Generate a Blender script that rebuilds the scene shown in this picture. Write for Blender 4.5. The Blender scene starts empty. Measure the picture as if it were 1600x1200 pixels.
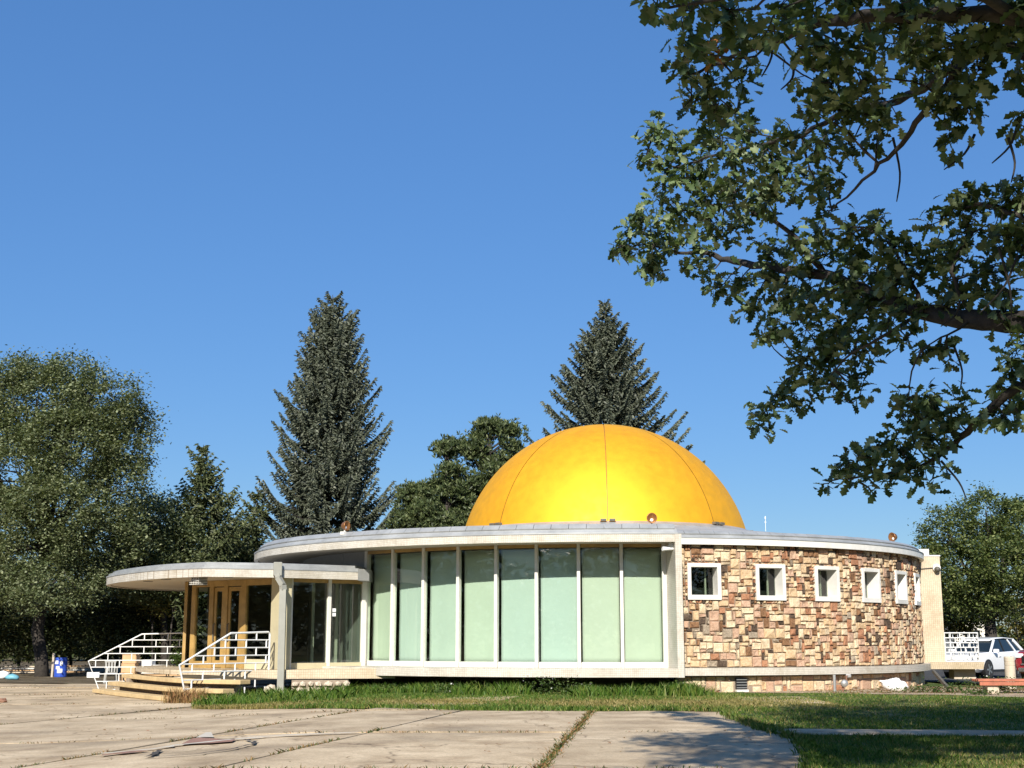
import bpy, bmesh, math, random
import numpy as np
from mathutils import Vector, Matrix, geometry
random.seed(7)
RNG = np.random.default_rng(11)
SC = bpy.context.scene
COL = SC.collection
rad = math.radians

# ---------------------------------------------------------------- camera, sky, sun, exposure
PITCH = math.atan(400 / 2100)
EYE = 1.6
cam_d = bpy.data.cameras.new('camera')
cam_d.sensor_width = 36.0
cam_d.lens = 36.0 * 2100 / 1600
cam_d.clip_end = 2000
cam = bpy.data.objects.new('camera', cam_d)
COL.objects.link(cam)
cam.location = (0, 0, EYE)
cam.rotation_euler = (math.pi / 2 + PITCH, 0, 0)
SC.camera = cam

SUN_EL = rad(31)
SUN_AZ = rad(-8)          # from straight behind the camera, towards the left
wd = bpy.data.worlds.new('World')
SC.world = wd
wd.use_nodes = True
wn = wd.node_tree
sky = wn.nodes.new('ShaderNodeTexSky')
sky.sky_type = 'NISHITA'
sky.sun_disc = False
sky.sun_elevation = SUN_EL
sky.sun_rotation = math.pi - SUN_AZ
sky.altitude = 1600
sky.air_density = 0.9
sky.dust_density = 0.3
sky.ozone_density = 4.0
bg = wn.nodes['Background']
bg.inputs[1].default_value = 0.145
# even tone response over the whole sky (the photograph's soft, compressed sky)
bw = wn.nodes.new('ShaderNodeRGBToBW'); pw = wn.nodes.new('ShaderNodeMath'); pw.operation = 'POWER'; pw.inputs[1].default_value = -0.5
sc_ = wn.nodes.new('ShaderNodeVectorMath'); sc_.operation = 'SCALE'
wn.links.new(sky.outputs[0], bw.inputs[0]); wn.links.new(bw.outputs[0], pw.inputs[0])
wn.links.new(sky.outputs[0], sc_.inputs[0]); wn.links.new(pw.outputs[0], sc_.inputs['Scale'])
hs = wn.nodes.new('ShaderNodeHueSaturation'); hs.inputs['Saturation'].default_value = 1.13
wn.links.new(sc_.outputs[0], hs.inputs['Color']); wn.links.new(hs.outputs[0], bg.inputs[0])

sun_d = bpy.data.lights.new('sun', 'SUN')
sun_d.energy = 5.0
sun_d.angle = rad(0.55)
sun_d.color = (1.0, 0.95, 0.865)
sun = bpy.data.objects.new('sun', sun_d)
COL.objects.link(sun)
sdir = Vector((math.sin(SUN_AZ) * math.cos(SUN_EL), -math.cos(SUN_AZ) * math.cos(SUN_EL), math.sin(SUN_EL)))
sun.rotation_euler = sdir.to_track_quat('Z', 'Y').to_euler()
sun.location = (0, -20, 30)

SC.view_settings.view_transform = 'Standard'
SC.view_settings.look = 'None'
SC.view_settings.gamma = 1.0
SC.view_settings.exposure = 0.62
SC.view_settings.use_curve_mapping = False

# ---------------------------------------------------------------- helpers
def at(u, v, Y):
    """point at depth Y that the photograph shows at pixel (u, v) of 1600x1200"""
    a = (u - 800) / 2100; b = (600 - v) / 2100
    dy = math.cos(PITCH) - b * math.sin(PITCH)
    dz = math.sin(PITCH) + b * math.cos(PITCH)
    t = Y / dy
    return Vector((a * t, Y, EYE + dz * t))

def pix(P):
    z = P[..., 2] - EYE
    d = P[..., 1] * math.cos(PITCH) + z * math.sin(PITCH)
    h = -P[..., 1] * math.sin(PITCH) + z * math.cos(PITCH)
    return 800 + 2100 * P[..., 0] / d, 600 - 2100 * h / d

def sm(t):
    t = max(0.0, min(1.0, t)); return t * t * (3 - 2 * t)

def gz(x, y):
    return -0.2 * sm((-x - 3.0) / 6.0)

def gz_np(x):
    t = np.clip((-x - 3.0) / 6.0, 0, 1)
    return -0.2 * t * t * (3 - 2 * t)

class MB:
    def __init__(s): s.v = []; s.f = []
    def add(s, vs, fs):
        n = len(s.v); s.v += [tuple(v) for v in vs]; s.f += [tuple(i + n for i in f) for f in fs]; return s
    def box(s, c, size, rz=0.0):
        x, y, z = (k / 2 for k in size); ca, sa = math.cos(rz), math.sin(rz)
        vs = []
        for dz in (-z, z):
            for dx, dy in ((-x, -y), (x, -y), (x, y), (-x, y)):
                vs.append((c[0] + dx * ca - dy * sa, c[1] + dx * sa + dy * ca, c[2] + dz))
        return s.add(vs, [(3, 2, 1, 0), (4, 5, 6, 7), (0, 1, 5, 4), (1, 2, 6, 5), (2, 3, 7, 6), (3, 0, 4, 7)])
    def hexa(s, b, t):
        return s.add(list(b) + list(t), [(3, 2, 1, 0), (4, 5, 6, 7), (0, 1, 5, 4), (1, 2, 6, 5), (2, 3, 7, 6), (3, 0, 4, 7)])
    def tube(s, pts, r, n=8, cap=True):
        pts = [Vector(p) for p in pts]; m = len(pts)
        if not isinstance(r, (list, tuple)): r = [r] * m
        rings = []; up = Vector((0, 0, 1))
        ref = None
        for i, p in enumerate(pts):
            t = (pts[min(i + 1, m - 1)] - pts[max(i - 1, 0)])
            t = t.normalized() if t.length > 1e-9 else Vector((0, 0, 1))
            if ref is None:
                ref = t.cross(up)
                if ref.length < 1e-3: ref = t.cross(Vector((1, 0, 0)))
            a = (ref - t * ref.dot(t))
            if a.length < 1e-5: a = t.cross(Vector((0.3, 0.5, 0.8)))
            a.normalize(); ref = a; b = t.cross(a)
            rings.append([p + (a * math.cos(2 * math.pi * k / n) + b * math.sin(2 * math.pi * k / n)) * r[i] for k in range(n)])
        vs = [q for rg in rings for q in rg]; fs = []
        for i in range(m - 1):
            for k in range(n):
                fs.append((i * n + k, i * n + (k + 1) % n, (i + 1) * n + (k + 1) % n, (i + 1) * n + k))
        if cap: fs += [tuple(range(n))[::-1], tuple((m - 1) * n + k for k in range(n))]
        return s.add(vs, fs)
    def bar(s, p, q, w, h=None, up=(0, 0, 1)):
        """square bar from p to q"""
        p = Vector(p); q = Vector(q); h = h or w
        t = (q - p).normalized(); up = Vector(up)
        a = t.cross(up)
        if a.length < 1e-4: a = t.cross(Vector((0, 1, 0)))
        a.normalize(); b = a.cross(t)
        o = [(-1, -1), (1, -1), (1, 1), (-1, 1)]
        vs = [p + a * (x * w / 2) + b * (y * h / 2) for x, y in o] + [q + a * (x * w / 2) + b * (y * h / 2) for x, y in o]
        return s.add(vs, [(3, 2, 1, 0), (4, 5, 6, 7), (0, 1, 5, 4), (1, 2, 6, 5), (2, 3, 7, 6), (3, 0, 4, 7)])
    def lathe(s, prof, c=(0, 0, 0), n=24, axis='z'):
        vs = []; fs = []; m = len(prof)
        for (r, z) in prof:
            for k in range(n):
                a = 2 * math.pi * k / n
                if axis == 'z': p = (r * math.cos(a), r * math.sin(a), z)
                elif axis == 'y': p = (r * math.cos(a), z, r * math.sin(a))
                else: p = (z, r * math.cos(a), r * math.sin(a))
                vs.append((c[0] + p[0], c[1] + p[1], c[2] + p[2]))
        for i in range(m - 1):
            for k in range(n):
                fs.append((i * n + k, i * n + (k + 1) % n, (i + 1) * n + (k + 1) % n, (i + 1) * n + k))
        fs += [tuple(range(n))[::-1], tuple((m - 1) * n + k for k in range(n))]
        return s.add(vs, fs)
    def prism(s, poly, z0, z1):
        n = len(poly)
        vs = [(x, y, z0) for x, y in poly] + [(x, y, z1) for x, y in poly]
        fs = [tuple(range(n))[::-1], tuple(range(n, 2 * n))] + [(i, (i + 1) % n, n + (i + 1) % n, n + i) for i in range(n)]
        return s.add(vs, fs)
    def build(s, name, mat, parent=None, smooth=False, bevel=0, fixn=True, uv=None, loc=None):
        me = bpy.data.meshes.new(name)
        me.from_pydata(s.v, [], s.f)
        if fixn:
            bm = bmesh.new(); bm.from_mesh(me); bmesh.ops.recalc_face_normals(bm, faces=bm.faces); bm.to_mesh(me); bm.free()
        return finish(name, me, mat, parent, smooth, bevel, uv)

def finish(name, me, mat, parent=None, smooth=False, bevel=0, uv=None):
    if smooth:
        me.polygons.foreach_set('use_smooth', [True] * len(me.polygons))
    if uv:
        ul = me.uv_layers.new(name='UVMap')
        n = len(me.vertices); co = np.empty(n * 3); me.vertices.foreach_get('co', co); co = co.reshape(-1, 3)
        li = np.empty(len(me.loops), dtype=np.int32); me.loops.foreach_get('vertex_index', li)
        if uv == 'cyl':
            dx = co[:, 0] - CX; dy = CY - co[:, 1]
            r = np.hypot(dx, dy); uvs = np.stack([np.arctan2(dx, dy) * 12.5, co[:, 2] + r], 1)
        else:
            uvs = np.stack([co[:, 0] + co[:, 1], co[:, 2] + 0.01 * co[:, 1]], 1)
        ul.data.foreach_set('uv', uvs[li].astype(np.float32).ravel())
    me.materials.append(mat)
    o = bpy.data.objects.new(name, me)
    COL.objects.link(o)
    if parent is not None:
        o.parent = parent
        o.matrix_parent_inverse = world_of(parent).inverted()
    if bevel:
        m = o.modifiers.new('bevel', 'BEVEL'); m.width = bevel; m.segments = 2; m.limit_method = 'ANGLE'; m.angle_limit = rad(40)
    return o

def world_of(o):
    m = o.matrix_basis.copy()
    if o.parent is not None: m = world_of(o.parent) @ o.matrix_parent_inverse @ m
    return m

def np_mesh(name, V, F, mat, parent=None, smooth=False):
    """V (n,3), F (m,k)"""
    me = bpy.data.meshes.new(name)
    V = np.ascontiguousarray(V, dtype=np.float32); F = np.ascontiguousarray(F, dtype=np.int32)
    k = F.shape[1]
    me.vertices.add(len(V)); me.vertices.foreach_set('co', V.ravel())
    me.loops.add(F.size); me.loops.foreach_set('vertex_index', F.ravel())
    me.polygons.add(len(F)); me.polygons.foreach_set('loop_start', np.arange(0, F.size, k, dtype=np.int32))
    me.update(calc_edges=True)
    return finish(name, me, mat, parent, smooth)

def empty(name, loc, rz=0):
    o = bpy.data.objects.new(name, None); COL.objects.link(o)
    o.location = loc; o.rotation_euler = (0, 0, rz); o.empty_display_size = 0.2
    return o

def tag(o, label, cat, group=None):
    o['label'] = label; o['category'] = cat
    if group: o['group'] = group
    return o

def kind(o, k, label=None, cat=None):
    o['kind'] = k
    if label: o['label'] = label
    if cat: o['category'] = cat
    return o

# ---------------------------------------------------------------- materials
def new_mat(name):
    m = bpy.data.materials.new(name); m.use_nodes = True
    nt = m.node_tree; return m, nt, nt.nodes['Principled BSDF']

def N(nt, t, **kw):
    n = nt.nodes.new(t)
    for k, v in kw.items():
        if k in n.inputs: n.inputs[k].default_value = v
        else: setattr(n, k, v)
    return n

def ramp(nt, fac, stops):
    r = nt.nodes.new('ShaderNodeValToRGB'); e = r.color_ramp.elements
    while len(e) < len(stops): e.new(0.5)
    for i, (p, c) in enumerate(stops):
        e[i].position = p; e[i].color = (c[0], c[1], c[2], 1)
    nt.links.new(fac, r.inputs[0]); return r

def mixc(nt, fac, a, b, mode='MIX'):
    m = nt.nodes.new('ShaderNodeMix'); m.data_type = 'RGBA'; m.blend_type = mode
    for s, x in ((0, fac), (6, a), (7, b)):
        if hasattr(x, 'type') and hasattr(x, 'links'): nt.links.new(x, m.inputs[s])
        else: m.inputs[s].default_value = x if s == 0 else (x[0], x[1], x[2], 1)
    return m.outputs[2]

def simple(name, col, rough=0.6, var=0.12, scale=6.0, metal=0.0, spec=0.5, bump=0.0, bscale=40.0, dirt=0.0, coat=0.0):
    m, nt, b = new_mat(name)
    tc = N(nt, 'ShaderNodeTexCoord')
    n1 = N(nt, 'ShaderNodeTexNoise', Scale=scale, Detail=6.0, Roughness=0.65)
    nt.links.new(tc.outputs['Object'], n1.inputs['Vector'])
    lo = tuple(c * (1 - var) for c in col); hi = tuple(min(1, c * (1 + var)) for c in col)
    r = ramp(nt, n1.outputs[0], [(0.3, lo), (0.7, hi)])
    out = r.outputs[0]
    if dirt:
        n2 = N(nt, 'ShaderNodeTexNoise', Scale=scale * 0.35, Detail=8.0, Roughness=0.7)
        nt.links.new(tc.outputs['Object'], n2.inputs['Vector'])
        r2 = ramp(nt, n2.outputs[0], [(0.48, (0, 0, 0)), (0.72, (dirt, dirt, dirt))])
        out = mixc(nt, r2.outputs[0], out, tuple(c * 0.35 + 0.01 for c in col))
    nt.links.new(out, b.inputs['Base Color'])
    b.inputs['Roughness'].default_value = rough
    b.inputs['Metallic'].default_value = metal
    b.inputs['Specular IOR Level'].default_value = spec
    b.inputs['Coat Weight'].default_value = coat
    if bump:
        n3 = N(nt, 'ShaderNodeTexNoise', Scale=bscale, Detail=5.0)
        nt.links.new(tc.outputs['Object'], n3.inputs['Vector'])
        bp = N(nt, 'ShaderNodeBump', Strength=bump, Distance=0.02)
        nt.links.new(n3.outputs[0], bp.inputs['Height']); nt.links.new(bp.outputs[0], b.inputs['Normal'])
    return m

def leaf_mat(name, c1, c2, c3=None, trans=0.28, rough=0.5, spec=0.3):
    m, nt, b = new_mat(name)
    g = N(nt, 'ShaderNodeNewGeometry')
    st = [(0.0, c1), (0.6, c2)] + ([(1.0, c3)] if c3 else [(1.0, tuple(k * 1.25 for k in c2))])
    r = ramp(nt, g.outputs['Random Per Island'], st)
    nt.links.new(r.outputs[0], b.inputs['Base Color'])
    b.inputs['Roughness'].default_value = rough
    b.inputs['Specular IOR Level'].default_value = spec
    t = N(nt, 'ShaderNodeBsdfTranslucent')
    tcol = mixc(nt, 1.0, r.outputs[0], (1.5, 1.6, 0.6), 'MULTIPLY')
    nt.links.new(tcol, t.inputs[0])
    mx = N(nt, 'ShaderNodeMixShader', Fac=trans)
    nt.links.new(b.outputs[0], mx.inputs[1]); nt.links.new(t.outputs[0], mx.inputs[2])
    nt.links.new(mx.outputs[0], nt.nodes['Material Output'].inputs[0])
    return m

def glass_mat(name, tint, ior=1.5, gain=1.0):
    m, nt, b = new_mat(name)
    nt.nodes.remove(b)
    tr = N(nt, 'ShaderNodeBsdfTransparent'); tr.inputs[0].default_value = (*tint, 1)
    gl = N(nt, 'ShaderNodeBsdfGlossy'); gl.inputs['Roughness'].default_value = 0.015; gl.inputs[0].default_value = (1, 1, 1, 1)
    fr = N(nt, 'ShaderNodeFresnel', IOR=ior)
    mu = N(nt, 'ShaderNodeMath', operation='MULTIPLY', use_clamp=True); mu.inputs[1].default_value = gain
    nt.links.new(fr.outputs[0], mu.inputs[0])
    ge = N(nt, 'ShaderNodeNewGeometry'); inv = N(nt, 'ShaderNodeMath', operation='SUBTRACT'); inv.inputs[0].default_value = 1.0
    nt.links.new(ge.outputs['Backfacing'], inv.inputs[1])
    m2 = N(nt, 'ShaderNodeMath', operation='MULTIPLY'); nt.links.new(mu.outputs[0], m2.inputs[0]); nt.links.new(inv.outputs[0], m2.inputs[1]); mu = m2
    mx = N(nt, 'ShaderNodeMixShader')
    nt.links.new(mu.outputs[0], mx.inputs[0]); nt.links.new(tr.outputs[0], mx.inputs[1]); nt.links.new(gl.outputs[0], mx.inputs[2])
    nt.links.new(mx.outputs[0], nt.nodes['Material Output'].inputs[0])
    return m

def mosaic_mat(name, col, joint, size=0.055):
    m, nt, b = new_mat(name)
    uv = N(nt, 'ShaderNodeUVMap')
    br = N(nt, 'ShaderNodeTexBrick', offset=0.0, Scale=1.0)
    br.inputs['Brick Width'].default_value = size; br.inputs['Row Height'].default_value = size
    br.inputs['Mortar Size'].default_value = size * 0.07
    br.inputs['Color1'].default_value = (*col, 1); br.inputs['Color2'].default_value = (*[c * 0.86 for c in col], 1)
    br.inputs['Mortar'].default_value = (*joint, 1)
    nt.links.new(uv.outputs[0], br.inputs['Vector'])
    tc = N(nt, 'ShaderNodeTexCoord')
    n2 = N(nt, 'ShaderNodeTexNoise', Scale=1.3, Detail=8.0, Roughness=0.7)
    nt.links.new(tc.outputs['Object'], n2.inputs['Vector'])
    r2 = ramp(nt, n2.outputs[0], [(0.45, (1, 1, 1)), (0.8, (0.66, 0.6, 0.5))])
    out = mixc(nt, 1.0, br.outputs[0], r2.outputs[0], 'MULTIPLY')
    nt.links.new(out, b.inputs['Base Color']); b.inputs['Roughness'].default_value = 0.38
    bp = N(nt, 'ShaderNodeBump', Strength=0.35, Distance=0.006); bp.invert = True
    nt.links.new(br.outputs['Fac'], bp.inputs['Height']); nt.links.new(bp.outputs[0], b.inputs['Normal'])
    return m

def concrete_mat():
    m, nt, b = new_mat('driveway_concrete')
    tc = N(nt, 'ShaderNodeTexCoord'); oi = N(nt, 'ShaderNodeObjectInfo')
    big = N(nt, 'ShaderNodeTexNoise', Scale=0.35, Detail=9.0, Roughness=0.62)
    nt.links.new(tc.outputs['Object'], big.inputs['Vector'])
    r = ramp(nt, big.outputs[0], [(0.28, (0.33, 0.255, 0.165)), (0.5, (0.58, 0.455, 0.295)), (0.72, (0.75, 0.605, 0.41))])
    fine = N(nt, 'ShaderNodeTexNoise', Scale=26.0, Detail=6.0, Roughness=0.8)
    nt.links.new(tc.outputs['Object'], fine.inputs['Vector'])
    rf = ramp(nt, fine.outputs[0], [(0.3, (0.5, 0.48, 0.45)), (0.6, (1.12, 1.1, 1.06))])
    c = mixc(nt, 0.75, r.outputs[0], rf.outputs[0], 'MULTIPLY')
    # long stains along the slab
    mp = N(nt, 'ShaderNodeMapping'); mp.inputs['Scale'].default_value = (1.0, 0.8, 1)
    nt.links.new(tc.outputs['Object'], mp.inputs[0])
    st = N(nt, 'ShaderNodeTexNoise', Scale=0.9, Detail=7.0, Roughness=0.7); nt.links.new(mp.outputs[0], st.inputs['Vector'])
    rs = ramp(nt, st.outputs[0], [(0.42, (1, 1, 1)), (0.68, (0.55, 0.49, 0.42))])
    c = mixc(nt, 0.8, c, rs.outputs[0], 'MULTIPLY')
    hv = N(nt, 'ShaderNodeMapRange'); hv.inputs[3].default_value = 0.88; hv.inputs[4].default_value = 1.06
    nt.links.new(oi.outputs['Random'], hv.inputs[0])
    c = mixc(nt, 1.0, c, hv.outputs[0], 'MULTIPLY')
    # hairline cracks
    wn_ = N(nt, 'ShaderNodeTexNoise', Scale=1.4, Detail=4.0); nt.links.new(tc.outputs['Object'], wn_.inputs['Vector'])
    wv = N(nt, 'ShaderNodeVectorMath', operation='SCALE'); wv.inputs['Scale'].default_value = 0.9
    nt.links.new(wn_.outputs['Color'], wv.inputs[0])
    ad = N(nt, 'ShaderNodeVectorMath', operation='ADD'); nt.links.new(tc.outputs['Object'], ad.inputs[0]); nt.links.new(wv.outputs[0], ad.inputs[1])
    vo = N(nt, 'ShaderNodeTexVoronoi', feature='DISTANCE_TO_EDGE', Scale=0.22); nt.links.new(ad.outputs[0], vo.inputs['Vector'])
    rc = ramp(nt, vo.outputs['Distance'], [(0.0, (0.3, 0.26, 0.22)), (0.008, (1, 1, 1))])
    c = mixc(nt, 0.75, c, rc.outputs[0], 'MULTIPLY')
    nt.links.new(c, b.inputs['Base Color']); b.inputs['Roughness'].default_value = 0.88
    bp = N(nt, 'ShaderNodeBump', Strength=0.35, Distance=0.02)
    nt.links.new(fine.outputs[0], bp.inputs['Height']); nt.links.new(bp.outputs[0], b.inputs['Normal'])
    return m

def ground_mat(name, cols, scale=0.5):
    m, nt, b = new_mat(name)
    tc = N(nt, 'ShaderNodeTexCoord')
    n1 = N(nt, 'ShaderNodeTexNoise', Scale=scale, Detail=9.0, Roughness=0.68); nt.links.new(tc.outputs['Object'], n1.inputs['Vector'])
    r = ramp(nt, n1.outputs[0], [(0.32, cols[0]), (0.5, cols[1]), (0.66, cols[2])])
    n2 = N(nt, 'ShaderNodeTexNoise', Scale=22.0, Detail=5.0, Roughness=0.8); nt.links.new(tc.outputs['Object'], n2.inputs['Vector'])
    rf = ramp(nt, n2.outputs[0], [(0.3, (0.55, 0.55, 0.55)), (0.68, (1.2, 1.2, 1.2))])
    c = mixc(nt, 1.0, r.outputs[0], rf.outputs[0], 'MULTIPLY')
    nt.links.new(c, b.inputs['Base Color']); b.inputs['Roughness'].default_value = 0.95; b.inputs['Specular IOR Level'].default_value = 0.2
    bp = N(nt, 'ShaderNodeBump', Strength=0.6, Distance=0.05); nt.links.new(n2.outputs[0], bp.inputs['Height']); nt.links.new(bp.outputs[0], b.inputs['Normal'])
    return m

def stone_mat(name, c1, c2):
    m, nt, b = new_mat(name)
    tc = N(nt, 'ShaderNodeTexCoord')
    n1 = N(nt, 'ShaderNodeTexNoise', Scale=8.0, Detail=9.0, Roughness=0.75, Distortion=1.6); nt.links.new(tc.outputs['Object'], n1.inputs['Vector'])
    g = N(nt, 'ShaderNodeNewGeometry')
    r = ramp(nt, n1.outputs[0], [(0.22, tuple(k * 0.42 for k in c1)), (0.38, c1), (0.55, c2), (0.68, tuple(k * 1.12 for k in c2)), (0.8, tuple(k * 0.6 for k in c1))])
    hv = N(nt, 'ShaderNodeMapRange'); hv.inputs[3].default_value = 0.75; hv.inputs[4].default_value = 1.2
    nt.links.new(g.outputs['Random Per Island'], hv.inputs[0])
    c = mixc(nt, 1.0, r.outputs[0], hv.outputs[0], 'MULTIPLY')
    nt.links.new(c, b.inputs['Base Color']); b.inputs['Roughness'].default_value = 0.85; b.inputs['Specular IOR Level'].default_value = 0.25
    n2 = N(nt, 'ShaderNodeTexNoise', Scale=14.0, Detail=7.0, Roughness=0.7); nt.links.new(tc.outputs['Object'], n2.inputs['Vector'])
    bp = N(nt, 'ShaderNodeBump', Strength=0.9, Distance=0.05); nt.links.new(n2.outputs[0], bp.inputs['Height']); nt.links.new(bp.outputs[0], b.inputs['Normal'])
    return m

def dome_mat():
    m, nt, b = new_mat('gold_dome_paint')
    tc = N(nt, 'ShaderNodeTexCoord')
    n1 = N(nt, 'ShaderNodeTexNoise', Scale=0.7, Detail=9.0, Roughness=0.7); nt.links.new(tc.outputs['Object'], n1.inputs['Vector'])
    r = ramp(nt, n1.outputs[0], [(0.3, (0.89, 0.42, 0.018)), (0.55, (0.93, 0.455, 0.02)), (0.75, (0.94, 0.475, 0.022))])
    nt.links.new(r.outputs[0], b.inputs['Base Color'])
    b.inputs['Metallic'].default_value = 0.62
    n2 = N(nt, 'ShaderNodeTexNoise', Scale=3.0, Detail=7.0); nt.links.new(tc.outputs['Object'], n2.inputs['Vector'])
    rr = ramp(nt, n2.outputs[0], [(0.3, (0.56, 0.56, 0.56)), (0.7, (0.68, 0.68, 0.68))])
    nt.links.new(rr.outputs[0], b.inputs['Roughness'])
    bp = N(nt, 'ShaderNodeBump', Strength=0.12, Distance=0.02); nt.links.new(n2.outputs[0], bp.inputs['Height']); nt.links.new(bp.outputs[0], b.inputs['Normal'])
    return m

M = {}
M['concrete'] = concrete_mat()
M['ground'] = ground_mat('dry_lawn_ground', [(0.05, 0.07, 0.02), (0.12, 0.11, 0.04), (0.24, 0.18, 0.09)], 0.3)
M['lawn'] = ground_mat('lawn_soil', [(0.045, 0.085, 0.015), (0.08, 0.115, 0.025), (0.24, 0.20, 0.09)], 0.55)
M['litter'] = ground_mat('leaf_litter', [(0.07, 0.05, 0.03), (0.13, 0.10, 0.06), (0.2, 0.16, 0.1)], 0.8)
M['dirt'] = ground_mat('pale_dirt', [(0.28, 0.2, 0.13), (0.45, 0.34, 0.22), (0.6, 0.49, 0.35)], 1.4)
M['asphalt'] = ground_mat('asphalt', [(0.05, 0.05, 0.05), (0.075, 0.073, 0.07), (0.1, 0.1, 0.095)], 1.0)
M['mosaic'] = mosaic_mat('cream_mosaic_tile', (0.60, 0.56, 0.48), (0.36, 0.31, 0.24))
M['mosaic_warm'] = mosaic_mat('warm_mosaic_tile', (0.60, 0.50, 0.355), (0.38, 0.29, 0.18), 0.075)
M['white_paint'] = simple('white_paint', (0.68, 0.655, 0.59), 0.45, 0.06, 3, dirt=0.25)
M['rail_white'] = simple('white_rail_paint', (0.68, 0.68, 0.66), 0.4, 0.05, 8, dirt=0.15)
M['soffit'] = simple('soffit_plaster', (0.46, 0.41, 0.33), 0.8, 0.08, 1.2, dirt=0.25, bump=0.1)
M['flashing'] = simple('galvanised_flashing', (0.36, 0.365, 0.355), 0.45, 0.2, 1.7, metal=0.25, dirt=0.3)
M['roof'] = simple('roof_membrane', (0.34, 0.34, 0.33), 0.8, 0.15, 1.2, dirt=0.4)
M['mullion'] = simple('cream_mullion_paint', (0.66, 0.63, 0.56), 0.4, 0.08, 2.5, dirt=0.2)
M['ochre'] = simple('ochre_painted_timber', (0.36, 0.225, 0.07), 0.5, 0.22, 2.5, dirt=0.35)
M['cream_panel'] = simple('cream_panel', (0.50, 0.44, 0.28), 0.55, 0.07, 2, dirt=0.2)
M['step'] = simple('yellowed_concrete_step', (0.55, 0.40, 0.20), 0.8, 0.2, 2.2, dirt=0.3, bump=0.2)
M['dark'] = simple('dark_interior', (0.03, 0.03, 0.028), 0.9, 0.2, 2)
M['interior'] = simple('interior_wall', (0.16, 0.14, 0.11), 0.8, 0.2, 1.2)
M['grey_panel'] = simple('grey_siding', (0.27, 0.27, 0.26), 0.7, 0.12, 1.4, dirt=0.2)
M['mortar'] = simple('mortar', (0.26, 0.205, 0.15), 0.95, 0.25, 6, bump=0.4)
M['glass'] = glass_mat('tinted_window_glass', (0.89, 0.95, 0.90), 1.5, 1.6)
M['glass_dark'] = glass_mat('dark_window_glass', (0.70, 0.75, 0.70), 1.5, 1.8)
M['blind'] = simple('white_roller_blind', (0.49, 0.495, 0.475), 0.85, 0.03, 1.0, bump=0.05, bscale=120)
_nt = M['blind'].node_tree; _b = _nt.nodes['Principled BSDF']; _src = _b.inputs['Base Color'].links[0].from_socket
_oi = N(_nt, 'ShaderNodeObjectInfo'); _rp = ramp(_nt, _oi.outputs['Random'], [(0.0, (0.94, 1.0, 1.05)), (0.5, (1.03, 1.02, 0.93)), (1.0, (1.08, 1.04, 0.98))])
_nt.links.new(mixc(_nt, 1.0, _src, _rp.outputs[0], 'MULTIPLY'), _b.inputs['Base Color'])
M['curtain'] = simple('pale_curtain', (0.5, 0.5, 0.46), 0.9, 0.1, 3)
M['dome'] = dome_mat()
M['dome_seam'] = simple('dome_seam', (0.30, 0.14, 0.02), 0.6, 0.2, 2)  # edge shadow in the panel grooves is put into this darker colour
M['bracket'] = simple('dark_bracket', (0.10, 0.09, 0.07), 0.6, 0.2, 8)
M['copper'] = simple('brown_lamp_metal', (0.30, 0.13, 0.04), 0.35, 0.2, 6, metal=0.5)
M['lens'] = simple('pale_lens', (0.85, 0.83, 0.76), 0.15, 0.03, 6)
M['plastic_white'] = simple('white_plastic', (0.78, 0.78, 0.76), 0.35, 0.03, 6)
M['black'] = simple('black_plastic', (0.015, 0.015, 0.016), 0.4, 0.2, 6)
M['metal_grey'] = simple('grey_metal', (0.42, 0.42, 0.40), 0.4, 0.15, 4, metal=0.6, dirt=0.2)
M['downspout'] = simple('pale_downspout', (0.26, 0.255, 0.215), 0.45, 0.06, 3, dirt=0.25)
M['bark'] = simple('grey_bark', (0.075, 0.06, 0.045), 0.95, 0.4, 7, bump=0.9, bscale=18)
M['bark_dark'] = simple('dark_bark', (0.04, 0.033, 0.026), 0.95, 0.4, 7, bump=0.9, bscale=18)
M['redwood'] = simple('faded_red_timber', (0.40, 0.13, 0.07), 0.75, 0.3, 5, dirt=0.4, bump=0.3)
M['post_concrete'] = simple('bollard_concrete', (0.52, 0.44, 0.33), 0.85, 0.12, 4, dirt=0.3, bump=0.2)
M['boulder'] = stone_mat('boulder_stone', (0.38, 0.30, 0.22), (0.55, 0.47, 0.36))
M['car_white'] = simple('white_car_paint', (0.80, 0.80, 0.79), 0.3, 0.01, 1, coat=0.8)
M['car_red'] = simple('dark_red_car_paint', (0.28, 0.02, 0.03), 0.25, 0.03, 1, coat=0.8)
M['car_glass'] = simple('car_glass', (0.012, 0.018, 0.02), 0.05, 0.1, 2, spec=0.7)
M['tyre'] = simple('tyre_rubber', (0.02, 0.02, 0.02), 0.85, 0.2, 6)
M['chrome'] = simple('wheel_alloy', (0.62, 0.62, 0.62), 0.25, 0.05, 6, metal=0.9)
M['lamp_glass'] = simple('headlamp_lens', (0.7, 0.72, 0.74), 0.08, 0.1, 6)
M['blue'] = simple('blue_barrel_plastic', (0.03, 0.08, 0.42), 0.4, 0.1, 4, dirt=0.15)
M['old_white'] = simple('aged_white_plastic', (0.34, 0.33, 0.30), 0.6, 0.2, 5, dirt=0.4)
M['tarp'] = simple('pale_blue_plastic', (0.14, 0.36, 0.44), 0.5, 0.15, 4)
M['cardboard'] = simple('cardboard', (0.52, 0.33, 0.17), 0.85, 0.12, 4)
M['bag'] = simple('white_plastic_bag', (0.80, 0.78, 0.74), 0.5, 0.06, 3)
M['red_patch'] = simple('faded_red_marking', (0.30, 0.16, 0.11), 0.9, 0.2, 5, dirt=0.3)
M['pale_patch'] = simple('pale_worn_marking', (0.56, 0.50, 0.40), 0.9, 0.12, 5, dirt=0.3)
M['crack'] = simple('crack_filler', (0.06, 0.05, 0.04), 0.95, 0.2, 5)
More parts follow.
